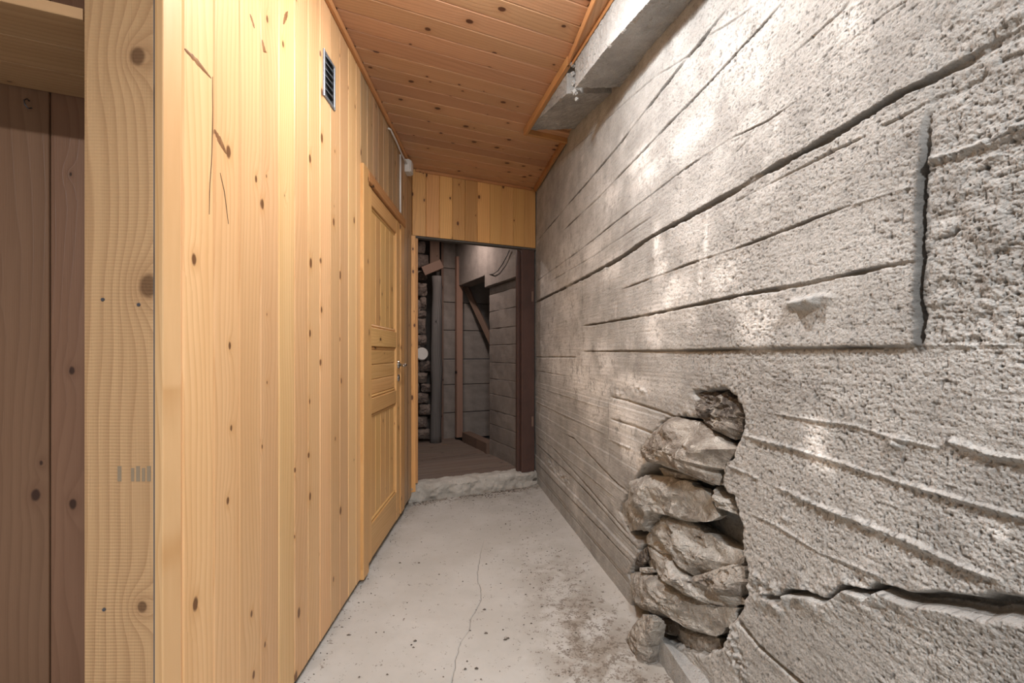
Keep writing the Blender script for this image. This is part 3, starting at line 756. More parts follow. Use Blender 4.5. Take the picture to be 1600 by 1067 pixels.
V, f = prism([(-2.2, -2.7, ZC + .02), (1.4, -2.7, ZC + .02), (0.30, 4.0, ZC + .02), (-0.95, 3.42, ZC + .02), (-0.95, 1.4, ZC + .02), (-2.2, 1.0, ZC + .02)],
             [(-2.2, -2.7, ZC + .08), (1.4, -2.7, ZC + .08), (0.30, 4.0, ZC + .08), (-0.95, 3.42, ZC + .08), (-0.95, 1.4, ZC + .08), (-2.2, 1.0, ZC + .08)])
ceiling = structure(obj('ceiling', mesh(V, f), PINE_CEIL))
PITCH = 0.105
o0 = Vector((-0.757, 3.43, 0))                             # far left corner
Yst = 2.84
for k in range(1, 24):
    c = o0 - DN * (PITCH * (k - 0.5))                      # a point on the centre line of the plank
    # left end on the left wall
    t = (lx(c.y) - c.x) / DE.x
    for _ in range(4): t = (lx(c.y + DE.y * t) - c.x) / DE.x
    # right end
    def right(fn):
        s = 0.5
        for _ in range(20): s = (fn(c.y + DE.y * s) - c.x) / DE.x
        return s
    tr = right(wx)
    if c.y + DE.y * tr < Yst + 0.05: tr = right(lambda Y: fx(Y) - 0.004 - max(0, 2.15 - Y) * .135)
    a = c + DE * (t + .002); L = tr - t - .004
    if c.y + DE.y * t < 1.0: break
    X = -DN
    M = Matrix.Identity(4)
    # local x = width, y = up into the ceiling, z = along the plank
    wv_ = Vector((0, 0, 1)).cross(DE)
    for i in range(3):
        M[i][0] = wv_[i]; M[i][1] = (0, 0, 1)[i]; M[i][2] = DE[i]
    M.translation = a - wv_ * (PITCH / 2 - .0005) + Vector((0, 0, ZC))
    obj('plank', board_mesh(PITCH - .001, .016, L, .0045), PINE_CEIL, ceiling, M)

# trims of the ceiling
ntrim = [0]


def trim(a, b, w, t, mat=None, up=(0, 0, 1)):
    ntrim[0] += 1
    return structure(bar('trim_%d' % ntrim[0], a, b, w, t, up, mat or PINE_TRIM, None, .003))


trim((lx(1.0) + .010, 1.0, ZC - .014), (lx(3.41) + .010, 3.41, ZC - .014), .018, .026)
trim((fx(2.83) - .012, 2.83, ZC - .020), (fx(2.14) - .012, 2.14, ZC - .020), .024, .042)
trim((fx(2.15) - .014, 2.15, ZC - .024), (fx(1.0) - .16, 1.0, ZC - .024), .012, .034)
ntrim[0] += 1
q4 = [(fx(2.16) - .010, 2.16), (fx(2.16) + .001, 2.16), (fx(1.0) - .003, 1.0), (fx(1.0) - .155, 1.0)]
structure(obj('trim_%d' % ntrim[0], mesh(*prism([(x, y, ZC - .030) for x, y in q4], [(x, y, ZC - .001) for x, y in q4])), PINE_CEIL))
trim((fx(2.13) - .004, 2.13, ZC - .040), (fx(1.0) - .004, 1.0, ZC - .040), .008, .020)
e1 = Vector((fx(2.83) - .02, 2.83, ZC - .016)); trim(e1, e1 + DE * .315, .02, .034)
trim((wx(2.96) - .018, 2.965, ZC - .018), (wx(3.82) - .018, 3.82, ZC - .018), .024, .038)
e2 = Vector((-0.757, 3.43, ZC - .012)) - DN * .008 + DE * .03; trim(e2, e2 + DE * .98, .016, .022)

# ------------------------------------------------------------------ left wall
YD0, YD1 = 2.208, 3.15
V, f = prism([LEFT.at(.934, -.02, .02), LEFT.at(YD0 + .04, -.02, .02), LEFT.at(YD0 + .04, -.02, 2.0), LEFT.at(YD1 - .04, -.02, 2.0), LEFT.at(YD1 - .04, -.02, .02), LEFT.at(3.50, -.02, .02), LEFT.at(3.50, -.02, ZC), LEFT.at(.934, -.02, ZC)],
             [LEFT.at(.934, -.06, .02), LEFT.at(YD0 + .04, -.06, .02), LEFT.at(YD0 + .04, -.06, 2.0), LEFT.at(YD1 - .04, -.06, 2.0), LEFT.at(YD1 - .04, -.06, .02), LEFT.at(3.50, -.06, .02), LEFT.at(3.50, -.06, ZC), LEFT.at(.934, -.06, ZC)])
wall_left = structure(obj('wall_left', mesh(V, f), DARKWOOD))
edges = [.9325, .9875] + [.9875 + PITCH * k for k in range(1, 12)] + [YD0 + .005]
rb = random.Random(21)
for a, b in zip(edges[:-1], edges[1:]):
    board(LEFT, 'plank', a, b - .001, .028, ZC - .002, rb.uniform(0, .0015), .018, PINE, wall_left, .0035)
k = YD0 + .005
while k < YD1:
    e = min(k + PITCH, YD1)
    board(LEFT, 'plank', k, e - .001, 2.045, ZC - .002, rb.uniform(0, .0015), .018, PINE_WORN, wall_left, .004); k = e
for a, b in ((YD1, YD1 + .095), (YD1 + .095, YD1 + .19), (YD1 + .19, 3.45)):
    board(LEFT, 'plank', a, b - .001, .05, ZC - .002, rb.uniform(0, .002), .018, PINE_WORN, wall_left, .004)

# long resin streaks and splits in the nearer boards
KNOTMAT = plain('resin_streak', (0.20, 0.09, 0.035), 0.5, col2=(0.30, 0.15, 0.06), nscale=60)
SPLIT = plain('split', (0.09, 0.045, 0.02), 0.9)


def streak(name, pts, w, mat, near_u):
    pl_ = min((o for o in wall_left.children if o.name.startswith('plank')), key=lambda o: abs((o.matrix_world.translation.y + .05) - near_u))
    q = [LEFT.hit(x, y) for x, y in pts]; n = 12; t = np.linspace(0, len(q) - 1, n); k = np.arange(len(q))
    us_ = np.interp(t, k, [a[0] for a in q]); zs_ = np.interp(t, k, [a[1] for a in q]); V = []
    du, dz = us_[-1] - us_[0], zs_[-1] - zs_[0]; l = math.hypot(du, dz); nx, nz = -dz / l, du / l
    for i in range(n):
        ww = w * (math.sin(math.pi * (i + .4) / (n - .2)) ** .6) * (.75 + .5 * rb.random())
        for sg, d in ((-1, .0011), (0, .0022), (1, .0011)): V.append(LEFT.at(us_[i] + nx * ww * sg, d, zs_[i] + nz * ww * sg))
    f = [(i * 3 + j, (i + 1) * 3 + j, (i + 1) * 3 + j + 1, i * 3 + j + 1) for i in range(n - 1) for j in range(2)]
    return obj(name, mesh(V, f), mat, pl_)


streak('resin_streak', [(287, 76), (305, 94), (329, 122)], .0065, KNOTMAT, 1.04)
streak('resin_streak', [(334, 202), (342, 218), (353, 240)], .008, KNOTMAT, 1.14)
streak('split', [(331, 120), (331.5, 190), (330, 250), (327, 290), (326, 335)], .0016, SPLIT, 1.04)
streak('split', [(343, 270), (350, 300), (356, 350)], .0014, SPLIT, 1.14)
streak('resin_streak', [(390, 22), (394, 33), (397, 44)], .006, KNOTMAT, 1.25)
streak('resin_streak', [(409, 62), (413, 80), (416, 82)], .007, KNOTMAT, 1.35)
streak('resin_streak', [(449, 18), (445, 28), (442, 38)], .008, KNOTMAT, 1.46)

# door casing
board(LEFT, 'trim_17', YD0, YD0 + .090, .02, 2.045, .016, .034, PINE_DOOR, None, .004)
board(LEFT, 'trim_18', 3.035, YD1, .05, 1.985, .010, .028, PINE_DOOR, None, .004)
board(LEFT, 'trim_19', YD0 + .090, YD1, 1.987, 2.045, .018, .036, PINE_TRIM, None, .004, along='u')
for nme in ('trim_17', 'trim_18', 'trim_19'): structure(bpy.data.objects[nme])

# panelled door
door = structure(empty('door_1', LEFT.at(2.66, 0, .04)))
DZ0, DZ1 = .042, 1.983; D0, D1 = 2.302, 3.032
board(LEFT, 'stile', D0, 2.385, DZ0, DZ1, .004, .036, PINE_DOOR, door, .003)
board(LEFT, 'stile', 2.936, D1, DZ0, DZ1, .004, .036, PINE_DOOR, door, .003)
rails = [(1.895, DZ1), (1.157, 1.2575), (.80, .882), (DZ0, .225)]
for a, b in rails: board(LEFT, 'rail', 2.386, 2.935, a, b, .003, .034, PINE_DOOR, door, .003, along='u')


def moulding(u0, u1, z0, z1):
    for (a, b, al) in (((u0, z1 - .018), (u1, z1), 'u'), ((u0, z0), (u1, z0 + .018), 'u'), ((u0, z0 + .018), (u0 + .018, z1 - .018), 'z'), ((u1 - .018, z0 + .018), (u1, z1 - .018), 'z')):
        board(LEFT, 'moulding', a[0], b[0], a[1], b[1], -.004, .02, PINE_DOOR, door, .007, along=al)


for z0, z1, horiz in ((1.2575, 1.895, 0), (.882, 1.157, 1), (.225, .80, 0)):
    moulding(2.386, 2.935, z0, z1)
    if horiz:
        h3 = (z1 - z0 - .036) / 3
        for i in range(3): board(LEFT, 'panel_board', 2.404, 2.917, z0 + .018 + h3 * i, z0 + .018 + h3 * (i + 1) - .0005, -.006, .014, PINE_DOOR, door, .005, along='u')
    else:
        w5 = (2.917 - 2.404) / 5
        for i in range(5): board(LEFT, 'panel_board', 2.404 + w5 * i, 2.404 + w5 * (i + 1) - .0005, z0 + .018, z1 - .018, -.010, .014, PINE_DOOR, door, .004)


def disc(pl, u, z, d, r, h, mat, name, parent, n=24):
    v = [pl.at(u + r * math.cos(2 * math.pi * k / n), d, z + r * math.sin(2 * math.pi * k / n)) for k in range(n)]
    w = [pl.at(u + r * .85 * math.cos(2 * math.pi * k / n), d + h, z + r * .85 * math.sin(2 * math.pi * k / n)) for k in range(n)]
    V, f = prism(w, v); return obj(name, mesh(V, f), mat, parent)


hu, hz = 2.985, 1.045
hr = disc(LEFT, hu, hz, .004, .025, .008, CHROME, 'handle_rose', door)
obj('lever_handle', tube([LEFT.at(hu, .010, hz), LEFT.at(hu, .045, hz), LEFT.at(hu - .004, .055, hz), LEFT.at(hu - .03, .058, hz), LEFT.at(hu - .10, .058, hz - .004)], [.009, .009, .0095, .009, .0075], 12), CHROME, door)['label'] = 'chrome lever handle'
disc(LEFT, hu, hz - .085, .004, .024, .006, CHROME, 'keyhole_plate', door); kp = disc(LEFT, hu, hz - .085, .0102, .007, .001, BLACK, 'keyhole', door)

# air vent
vent = tag(empty('wall_vent', LEFT.at(1.806, 0, 2.11)), 'small grey metal louvred vent high on the pine panel wall', 'vent')
u0, u1, z0, z1 = 1.748, 1.866, 2.112, 2.292
for a, b, c, d, al in ((u0, u0 + .012, z0, z1, 'z'), (u1 - .012, u1, z0, z1, 'z'), (u0 + .012, u1 - .012, z0, z0 + .012, 'u'), (u0 + .012, u1 - .012, z1 - .012, z1, 'u')):
    board(LEFT, 'frame', a, b, c, d, .007, .006, VENT, vent, .002, along=al)
board(LEFT, 'backing', u0 + .012, u1 - .012, z0 + .012, z1 - .012, .002, .001, VENT_DARK, vent, .0002)
hs_ = (z1 - z0 - .026) / 6
for i in range(6):
    zb = z0 + .013 + hs_ * i; n = 10; V = []
    for j in range(n + 1):
        t = j / n; w = math.sin(math.pi * t); uu = u0 + .016 + (u1 - u0 - .032) * t
        V += [LEFT.at(uu, .0035, zb + hs_ * .98), LEFT.at(uu, .0045 + .012 * w, zb + hs_ * (.92 - .55 * w * .7)), LEFT.at(uu, .0035 + .011 * w, zb + hs_ * (.86 - .55 * w * .7)), LEFT.at(uu, .0027, zb + hs_ * .94)]
    f = []
    for j in range(n):
        for q in range(4): f.append((j * 4 + q, j * 4 + (q + 1) % 4, j * 4 + 4 + (q + 1) % 4, j * 4 + 4 + q))
    f += [(3, 2, 1, 0), (n * 4, n * 4 + 1, n * 4 + 2, n * 4 + 3)]
    obj('louvre', mesh(V, f), VENT, vent)

# junction box, cable, conduit
jb = tag(empty('junction_box', LEFT.at(3.25, 0, 2.44)), 'small white junction box under the ceiling above the door corner', 'junction box')


def lbox(name, u0, u1, z0, z1, d0, d1, mat, parent):
    me = board_mesh(u1 - u0, d1 - d0, z1 - z0, min(.006, (u1 - u0) * .2)); return obj(name, me, mat, parent, LEFT.mat() @ Matrix.Translation((u0, -d1, z0)))


lbox('body', 3.19, 3.275, 2.395, 2.482, .001, .036, WHITE, jb); lbox('cover', 3.195, 3.27, 2.400, 2.477, .0362, .046, WHITE, jb)
cb = obj('cable', tube([LEFT.at(2.72, .006, 2.464), LEFT.at(2.745, .012, 2.470), LEFT.at(2.80, .016, 2.462), LEFT.at(2.9, .014, 2.464), LEFT.at(3.02, .012, 2.455), LEFT.at(3.12, .012, 2.452), LEFT.at(3.186, .016, 2.45)], .0055, 8), WHITE)
tag(cb, 'thin white cable looping along the ceiling edge into the junction box', 'cable')
cd = obj('conduit', tube([LEFT.at(3.02, .009, 2.05), LEFT.at(3.02, .009, 2.25), LEFT.at(3.02, .009, 2.438)], .0065, 10), WHITE)
tag(cd, 'straight white cable conduit running down to the door head', 'conduit')

# ------------------------------------------------------------------ end wall above the opening
WEND = 1.052
V, f = prism([END.at(.005, -.022, 2.018), END.at(WEND, -.022, 2.018), END.at(WEND, -.022, ZC), END.at(.005, -.022, ZC)], [END.at(.005, -.07, 2.018), END.at(WEND, -.07, 2.018), END.at(WEND, -.07, ZC), END.at(.005, -.07, ZC)])
wall_end = structure(obj('wall_end', mesh(V, f), DARKWOOD))
w = (WEND - .006) / 10
for i in range(10): board(END, 'plank', .006 + w * i, .006 + w * (i + 1) - .001, 2.012, ZC - .002, rb.uniform(0, .002), .018, PINE_HEAD, wall_end, .0035)
board(END, 'edge_strip', .006, WEND, 1.996, 2.011, -.004, .05, DARKGREY, wall_end, .002, along='u')
# pine jamb at the left of the opening
structure(board(END, 'trim_10', -.012, .030, .075, 2.008, .006, .022, PINE_HEAD, None, .003))
structure(board(END, 'trim_11', .031, .052, .135, 1.995, -.014, .03, PINE_HEAD, None, .002))

# concrete threshold


def build_sill():
    nu, prof = 240, [(-.004, -.02), (.0, .03), (-.004, .07), (-.010, .103), (-.028, .122), (-.06, .126), (-.10, .125), (-.16, .118)]
    t = np.linspace(0, 7, 36); prof = list(zip(np.interp(t, range(8), [p[0] for p in prof]), np.interp(t, range(8), [p[1] for p in prof])))
    V = []
    for i in range(nu):
        u = -.03 + 1.09 * i / (nu - 1)
        for j, (d, z) in enumerate(prof):
            n = float(fbm(np.array(u * 14 + 3), np.array(z * 22 + d * 20), 6)); V.append(END.at(u, d + .030 * n + .014, z + .016 * float(fbm(np.array(u * 11), np.array(j * .26), 5)) * (j > 6)))
    m = len(prof); f = [(i * m + j, (i + 1) * m + j, (i + 1) * m + j + 1, i * m + j + 1) for i in range(nu - 1) for j in range(m - 1)]
    return obj('trim_12', mesh(V, f, True), concrete('threshold_concrete', (0.62, 0.59, 0.54), (0.40, 0.375, 0.335), bump=0.008))


structure(build_sill())

# brown door frame post at the right of the opening
frame = structure(empty('door_2', END.at(.98, 0, .12)))
board(END, 'jamb', .925, 1.046, .118, 1.994, -.012, .045, BROWN, frame, .003)
board(END, 'door_stop', .905, .945, .118, 1.994, -.058, .03, BROWN, frame, .003)
for z0 in (.50, 1.56): board(END, 'latch_plate', 1.018, 1.036, z0, z0 + .085, -.0105, .003, OLDWOOD, frame, .001)

# ------------------------------------------------------------------ post, shelf and nook on the left
post_pl = Plane(-0.9, 0.932, 1, 0.0)
pu0, pu1 = (130 - CX) / F * .932 + .9, (240 - CX) / F * .932 + .9
pz = lambda y: H + (CY - y) / F * .932
POST = wood('rough_sawn_post', (0.58, 0.362, 0.195), (0.37, 0.205, 0.10), (0.16, 0.085, 0.04), knots=0.0, rings=44, contrast=0.75, vary=0.0, saw=True, rough=0.7,
            spots=[((215 - 130) / F * .932, pz(88), .016), ((232 - 130) / F * .932, pz(447), .020), ((222 - 130) / F * .932, pz(948), .010)])
post = tag(empty('timber_post', (-.83, .98, 0)), 'thick rough-sawn timber post with saw marks and large knots beside the shelf', 'post')
board(post_pl, 'shaft', pu0, pu1, 0.0, ZC, .0, .145, POST, post, .003)
for (x, y) in ((161, 468), (217, 476), (163, 952)):
    disc(post_pl, (x - CX) / F * .932 + .9, pz(y), .0, .0038, .002, STEEL, 'screw_head', post, 12)
for q, (x, w_) in enumerate(((184, 6), (205, 5), (213, 6), (222, 5), (230, 6))):
    u = (x - CX) / F * .932 + .9; board(post_pl, 'ink_mark', u, u + w_ / F * .932, pz(752), pz(728 + (q % 2) * 3), .0008, .001, STAMP, post, .0001)
# board whose edge shows at the corner
edge_pl = Plane(-0.9, 0.928, 1, 0.0)
eb = tag(obj('corner_board', board_mesh((254.5 - 241) / F * .932, .05, ZC - .004, .0015), PINE, None, edge_pl.mat() @ Matrix.Translation(((241 - CX) / F * .928 + .9, 0, .002))),
         'narrow pale pine board edge running full height between post and panel wall', 'board')

NOOK = Plane(-1.1715, 1.248, 2.222, 1.0)                   # back of the nook: (130,155)
uo, _ = NOOK.hit(130, 500)
V, f = prism([NOOK.at(-1.2, -.02, 0), NOOK.at(.30, -.02, 0), NOOK.at(.30, -.02, ZC), NOOK.at(-1.2, -.02, ZC)], [NOOK.at(-1.2, -.06, 0), NOOK.at(.30, -.06, 0), NOOK.at(.30, -.06, ZC), NOOK.at(-1.2, -.06, ZC)])
wall_nook = structure(obj('wall_nook', mesh(V, f), DARKWOOD))
us, _ = NOOK.hit(78, 500)
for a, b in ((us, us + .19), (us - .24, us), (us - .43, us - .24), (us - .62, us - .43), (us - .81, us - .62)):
    board(NOOK, 'plank', a + .0012, b - .0012, .0, ZC - .003, rb.uniform(0, .001), .018, PINE_NOOK_SHADED, wall_nook, .002)
# shelf: three boards, 23 mm thick
SZ = 1.817; SH = Plane(-0.9, 0.95, 2.222, 1.0)
ue, _ = SH.hit(129.5, 20)
Ys = float(SH.at(ue, 0, 0).y)
shelf = tag(empty('wall_shelf', SH.at(ue - .4, 0, SZ)), 'deep pine shelf of long boards high in the nook left of the post', 'shelf')
depth = 0.380
for i in range(3):
    a = SH.at(ue - 1.0, 0, SZ) + Vector(SH.ey) * (depth / 3 * i); wd = depth / 3 - .001
    M = Matrix.Identity(4)
    # local x = across (away), y = up, z = -along ; front (y=0) is the underside
    ax = Vector(SH.ey); az = Vector((0, 0, 1)); al = ax.cross(az)
    for j in range(3): M[j][0] = ax[j]; M[j][1] = az[j]; M[j][2] = al[j]
    M.translation = a + Vector(SH.ex) * (1.0 if al.dot(Vector(SH.ex)) < 0 else 0.0)
    obj('shelf_board', board_mesh(wd, .023, 1.0, .0012), PINE_SHELF, shelf, M)
hk_u, hk_z = NOOK.hit(46, 165)
hook = tag(obj('wire_hook', tube([NOOK.at(hk_u, .0, hk_z + .012), NOOK.at(hk_u, .012, hk_z + .012), NOOK.at(hk_u - .002, .020, hk_z + .004), NOOK.at(hk_u, .022, hk_z - .008), NOOK.at(hk_u + .004, .016, hk_z - .014), NOOK.at(hk_u + .010, .012, hk_z - .010)], .0016, 8), STEEL),
           'small bent wire hook on the nook boards just below the shelf', 'hook')

# ------------------------------------------------------------------ enclosure behind the camera (closes the room)
for nme, a, b in (('wall_entry', (-2.05, -2.6), (1.30, -2.6)), ('wall_side', (-2.05, .87), (-2.05, -2.6))):
    pl = Plane(a[0], a[1], b[0] - a[0], b[1] - a[1]); L = math.hypot(b[0] - a[0], b[1] - a[1])
    V, f = prism([pl.at(0, 0, 0), pl.at(L, 0, 0), pl.at(L, 0, ZC), pl.at(0, 0, ZC)], [pl.at(0, .05, 0), pl.at(L, .05, 0), pl.at(L, .05, ZC), pl.at(0, .05, ZC)])
    structure(obj(nme, mesh(V, f), CONC2))

# ------------------------------------------------------------------ cellar room beyond the opening
ZF = .118
FAR_R = Plane(0.066, 3.946, -0.49, 1.0)                    # its right wall, running back-left; ey points left-back -> use d<0 as 'behind'
FAR_B = Plane(-0.70, 5.37, 2.222, 1.0)
fb = structure(obj('floor_cellar', mesh(*prism([(-1.9, 3.2, ZF - .03), (0.5, 3.95, ZF - .03), (1.5, 6.6, ZF - .03), (-1.9, 6.0, ZF - .03)], [(-1.9, 3.2, ZF - .09), (0.5, 3.95, ZF - .09), (1.5, 6.6, ZF - .09), (-1.9, 6.0, ZF - .09)])), DARKGREY))
FP = Plane(-0.757, 3.43, 2.222, 1.0)
for i in range(11):
    a = FP.at(-.75, -.10 - .19 * i, ZF); b = FP.at(1.02 - .02 * i, -.10 - .19 * i, ZF)
    bar('floorboard', a + Vector((0, 0, -.013 + .004 * ((i * 7) % 3))) + Vector(FP.ey) * .09, b + Vector((0, 0, -.013 + .003 * ((i * 5) % 3))) + Vector(FP.ey) * .09, .186, .026, (0, 0, 1), OLDFLOOR, fb, .003)
# right wall piece: cast courses
wr2 = structure(empty('wall_cellar_right', FAR_R.at(0, 0, ZF)))
uA, _ = FAR_R.hit(812, 552); uB, _ = FAR_R.hit(765, 552); uC, _ = FAR_R.hit(722, 552)
S2 = FAR_R


def rcourse(name, u0, u1, z0, z1, front, back, mat, parent, seed, n=10):
    """one cast course on the far right wall (its face looks left)."""
    V = []; rs = np.random.RandomState(seed)
    us_ = np.linspace(u0, u1, n); zs = [z0 + .0015, z0 + .006, (z0 + z1) / 2, z1 - .006, z1 - .0015]; dd = [-.004, 0, .001, 0, -.004]
    for u in us_:
        for z, d in zip(zs, dd):
            V.append(S2.o_at(u, front + d + .0015 * rs.randn(), z + .0015 * rs.randn()))
    m = 5; f = [(i * m + j, (i + 1) * m + j, (i + 1) * m + j + 1, i * m + j + 1) for i in range(n - 1) for j in range(m - 1)]
    k = len(V)
    for u in us_: V += [S2.o_at(u, back, z0), S2.o_at(u, back, z1)]
    for i in range(n - 1):
        f += [(k + 2 * i + 1, k + 2 * i + 3, k + 2 * i + 2, k + 2 * i), (i * m, k + 2 * i, k + 2 * i + 2, (i + 1) * m), ((i + 1) * m + m - 1, k + 2 * i + 3, k + 2 * i + 1, i * m + m - 1)]
    e = (n - 1) * m; ke = k + 2 * (n - 1)
    f += [tuple([j for j in range(m)] + [k + 1, k]), tuple([e + j for j in range(m - 1, -1, -1)] + [ke, ke + 1])]
    return obj(name, mesh(V, f, False), mat, parent)


# FAR_R.ey = up x ex = (-ex.y, ex.x): points left; face looks left, so outward = +ey
FAR_R.o_at = lambda u, d, z: Vector(FAR_R.o + FAR_R.ex * u + FAR_R.ey * d + np.array([0, 0, z]))
zed = [ZF - .01, .27, .42, .56, .72, .87, 1.03, 1.2, 1.36, 1.53, 1.70, 1.775]
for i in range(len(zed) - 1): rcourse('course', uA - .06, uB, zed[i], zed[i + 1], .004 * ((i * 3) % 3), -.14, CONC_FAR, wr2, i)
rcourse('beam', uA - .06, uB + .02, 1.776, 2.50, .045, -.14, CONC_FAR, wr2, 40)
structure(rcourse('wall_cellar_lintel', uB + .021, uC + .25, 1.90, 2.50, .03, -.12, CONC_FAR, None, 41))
# back wall
wb = structure(empty('wall_cellar_back', FAR_B.at(0, 0, ZF)))
zb = [ZF - .01, .42, .75, 1.05, 1.39, 1.72, 2.12, 2.50]
for i in range(len(zb) - 1):
    a = FAR_B.at(-.105, 0, 0); pl = FAR_B
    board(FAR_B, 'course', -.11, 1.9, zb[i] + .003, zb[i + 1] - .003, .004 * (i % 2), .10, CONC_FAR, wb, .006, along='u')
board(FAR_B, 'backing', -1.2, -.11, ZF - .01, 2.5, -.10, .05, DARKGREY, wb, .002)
wl = Plane(-1.5, 5.3, .74, -1.9)                           # left side, out of sight
structure(board(Plane(-1.55, 3.30, -0.1, 1.0), 'wall_cellar_left', 0, 1.9, ZF, 2.5, 0, .05, CONC_FAR, None, .004))
structure(board(Plane(1.45, 6.4, -0.45, -1.9), 'wall_cellar_passage', 0, 2.4, ZF, 2.5, 0, .05, CONC_FAR, None, .004))
structure(obj('ceiling_cellar', mesh(*prism([(-1.9, 3.2, 2.505), (0.3, 3.98, 2.505), (1.6, 6.7, 2.505), (-1.9, 6.2, 2.505)], [(-1.9, 3.2, 2.56), (0.3, 3.98, 2.56), (1.6, 6.7, 2.56), (-1.9, 6.2, 2.56)])), OLDWOOD))
structure(board(END, 'wall_cellar_front', -.95, -.0, ZF, 2.5, -.075, .05, CONC_FAR, None, .004))

# stones of the far left pier
FS = Plane(-1.05, 5.08, 2.222, 1.0)


def C(pts): return [(640 + x / 5.335, 360 + y / 5.335) for x, y in pts]


def ell(cx, cy, rx, ry, s):
    r_ = random.Random(s); return [(cx + rx * math.cos(t) * r_.uniform(.88, 1.1), cy + ry * math.sin(t) * r_.uniform(.88, 1.1)) for t in [k * math.pi / 6 for k in range(12)]]


def sq(cx, cy, rx, ry, s):
    r_ = random.Random(s)
    return [(cx + rx * max(-1, min(1, 1.35 * math.cos(t))) * r_.uniform(.92, 1.06), cy + ry * max(-1, min(1, 1.35 * math.sin(t))) * r_.uniform(.92, 1.06)) for t in [k * math.pi / 8 for k in range(16)]]


pier = [(90, 140, 42, 48), (105, 255, 55, 55), (100, 375, 45, 40), (103, 490, 42, 56), (112, 608, 30, 52), (70, 640, 20, 60), (100, 700, 42, 30), (95, 795, 40, 70), (95, 915, 46, 44), (60, 985, 30, 30)]
for i, (cx_, cy_, rx_, ry_) in enumerate(pier):
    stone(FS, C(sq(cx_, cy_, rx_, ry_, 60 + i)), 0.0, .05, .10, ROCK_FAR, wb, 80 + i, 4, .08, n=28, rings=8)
for i, (cx_, cy_, rx_, ry_) in enumerate([(665, 572, 9, 8), (658, 590, 10, 8), (666, 606, 8, 7), (660, 622, 10, 8), (664, 640, 9, 9), (658, 659, 10, 9), (662, 678, 11, 8), (650, 574, 6, 9), (648, 606, 7, 8)]):
    stone(FS, sq(cx_, cy_, rx_, ry_, 30 + i), 0.0, .05, .10, ROCK_FAR, wb, 120 + i, 4, .08, n=28, rings=8)

lampo = tag(empty('round_lamp', FS.at(0, 0, 1.1)), 'small round white lamp cover on the dark stone pier', 'lamp')
ul, zl = FS.hit(660, 553, .08)
disc(FS, ul, zl, .055, .072, .02, WHITE, 'cover', lampo); disc(FS, ul, zl, .03, .036, .025, BLACK, 'base', lampo)

# old timbers in the cellar


def on(pl, x, y, d=0.0): u, z = pl.hit(x, y, d); return pl.at(u, d, z)


def log(name, a, b, r, mat, seed, n=14, m=26):
    a, b = Vector(a), Vector(b); V = []; rs = np.random.RandomState(seed)
    for i in range(m):
        t = i / (m - 1); c = a.lerp(b, t)
        for k in range(n):
            th = 2 * math.pi * k / n; rr = r * (1 + .28 * float(vnoise(np.array(th * 1.4 + seed), np.array(t * 9))) + .22 * float(vnoise(np.array(math.cos(th) * 4 + seed), np.array(t * 2.2 + 30))))
            V.append(c + Vector((math.cos(th) * rr, math.sin(th) * rr, .01 * rs.randn() if 0 < i < m - 1 else 0)))
    f = [(i * n + k, i * n + (k + 1) % n, (i + 1) * n + (k + 1) % n, (i + 1) * n + k) for i in range(m - 1) for k in range(n)]
    f += [tuple(range(n - 1, -1, -1)), tuple((m - 1) * n + k for k in range(n))]
    return obj(name, mesh(V, f, True), mat)


lp = on(FS, 681, 560, .07); tag(log('weathered_log', (lp.x, lp.y, ZF), (lp.x + .012, lp.y, 1.98), .062, DARKWOOD, 3), 'dark grey weathered log standing in front of the stone pier', 'log')
a = on(FS, 661, 424, .13); b = on(FS, 690, 412, .13)
tag(bar('broken_board', a, b, .10, .03, Vector(FS.ey), OLDWOOD), 'short pale broken board lying across the top of the dark log', 'board')
a = on(FS, 679, 408, .0); tag(bar('hanging_plank', (a.x, a.y, 2.05), (a.x, a.y, 2.5), .11, .03, Vector(FS.ey), OLDWOOD), 'short wide plank hanging from the ceiling above the dark log', 'plank')
a = on(FAR_B, 691, 500, .03)
tag(bar('thin_batten', (a.x, a.y, ZF), (a.x, a.y, 2.49), .028, .028, Vector(FAR_B.ey), OLDWOOD), 'thin reddish batten standing between the log and the concrete', 'batten')
a = on(FAR_B, 717, 500, .10)
REDWOOD = wood('reddish_post', (0.34, 0.20, 0.15), (0.22, 0.125, 0.09), (0.03, 0.02, 0.015), knots=.2, rough=.75)
tag(bar('jamb_post', (a.x, a.y, ZF + .03), (a.x, a.y, 2.24), .075, .075, Vector(FAR_B.ey), REDWOOD), 'reddish wooden post standing beside the dark inner doorway', 'post')
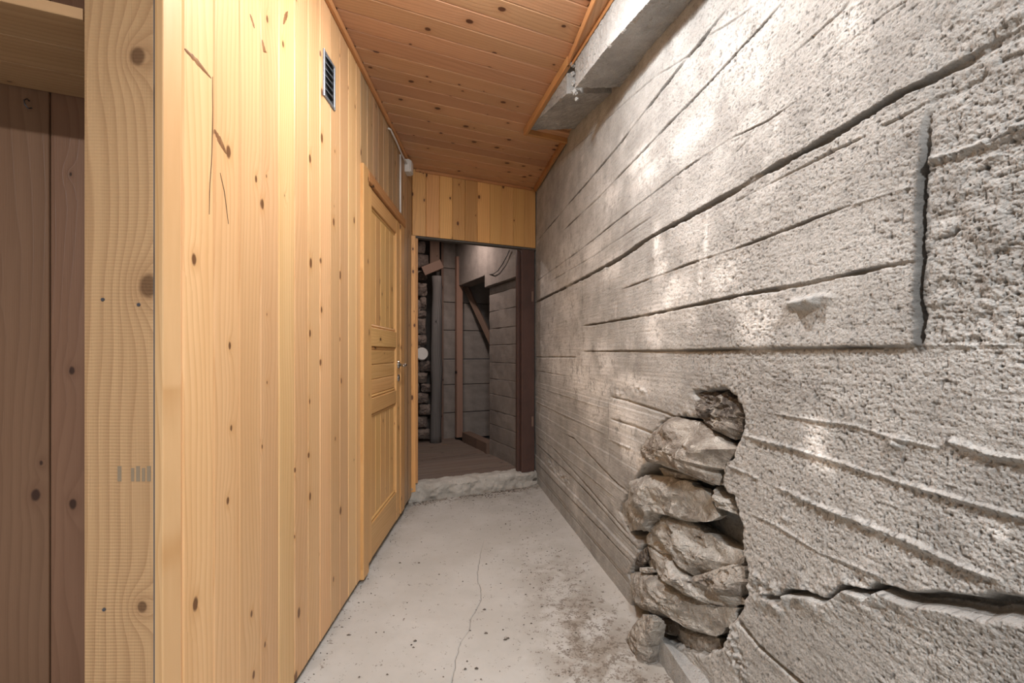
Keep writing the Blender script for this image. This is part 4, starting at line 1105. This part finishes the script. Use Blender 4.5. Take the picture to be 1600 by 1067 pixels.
# sill timber of the inner doorway and diagonal brace
a = FAR_R.o_at(uB + .01, -.02, ZF + .05); b = FAR_R.o_at(uC - .09, -.02, ZF + .05)
tag(bar('sill_timber', a, b, .10, .12, (0, 0, 1), OLDWOOD), 'squared timber lying on the floor across the dark inner doorway', 'timber')
BR = Plane(-0.42, 5.28, 1.9, -1.0)
tag(bar('diagonal_brace', on(BR, 727, 446), on(BR, 771, 540), .065, .04, Vector(BR.ey), OLDWOOD), 'slanting board leaning inside the dark inner doorway', 'board')
# wire
FRp = lambda x, y, d=.06: (lambda t: Vector(ray(x, y) * t + np.array([0, 0, H])))(np.dot(FAR_R.o + FAR_R.ey * d, FAR_R.ey) / np.dot(ray(x, y), FAR_R.ey))
wire = obj('wire', tube([FRp(796, 391), FRp(791, 402), FRp(785, 413), FRp(778, 423), FRp(771, 428), FRp(764, 429, .04)], .004, 6), BLACK)
tag(wire, 'thin black wire sagging across the concrete of the far room', 'wire')

# ------------------------------------------------------------------ grit lying on the floor
rg = random.Random(5); V = []; f = []


def chip(x, y, s, z=0.004):
    k = len(V); a0 = rg.random() * 6.28; e = rg.uniform(1, 2.4)
    for j in range(5):
        t = a0 + j * 1.2566; r = s * rg.uniform(.6, 1.2); V.append((x + r * e * math.cos(t), y + r * math.sin(t) / e ** .3, z - .002))
    V.append((x, y, z + s * .6)); f.extend([(k + j, k + (j + 1) % 5, k + 5) for j in range(5)])


for _ in range(520):
    Y = rg.uniform(1.3, 3.75); q = rg.random(); xr = wx(Y); xl = lx(Y)
    if q < .5: X = xr - abs(rg.gauss(0.1, .16)) - .04
    elif q < .62: X = xl + abs(rg.gauss(0, .03)) + .01
    else: X = rg.uniform(xl + .02, xr - .03)
    if X < xl + .01: continue
    chip(X, Y, rg.choice([.0012, .0016, .002, .003]))
for _ in range(260):
    t = rg.random(); p = END.at(t * 1.0, .03 + abs(rg.gauss(.02, .05)), 0); chip(p.x, p.y, rg.choice([.002, .003, .005]))
for (x, y) in ((487, 880), (545, 993), (649, 1002), (760, 990), (789, 1000), (745, 1045), (655, 880), (625, 880), (727, 1046), (794, 998), (757, 953), (790, 819)):
    Y = F * H / (y - CY); chip((x - CX) / F * Y, Y, .0055)
gr = obj('grit', mesh(V, f), GRIT); gr['kind'] = 'stuff'; tag(gr, 'loose dark grit and crumbs scattered over the pale floor', 'grit')
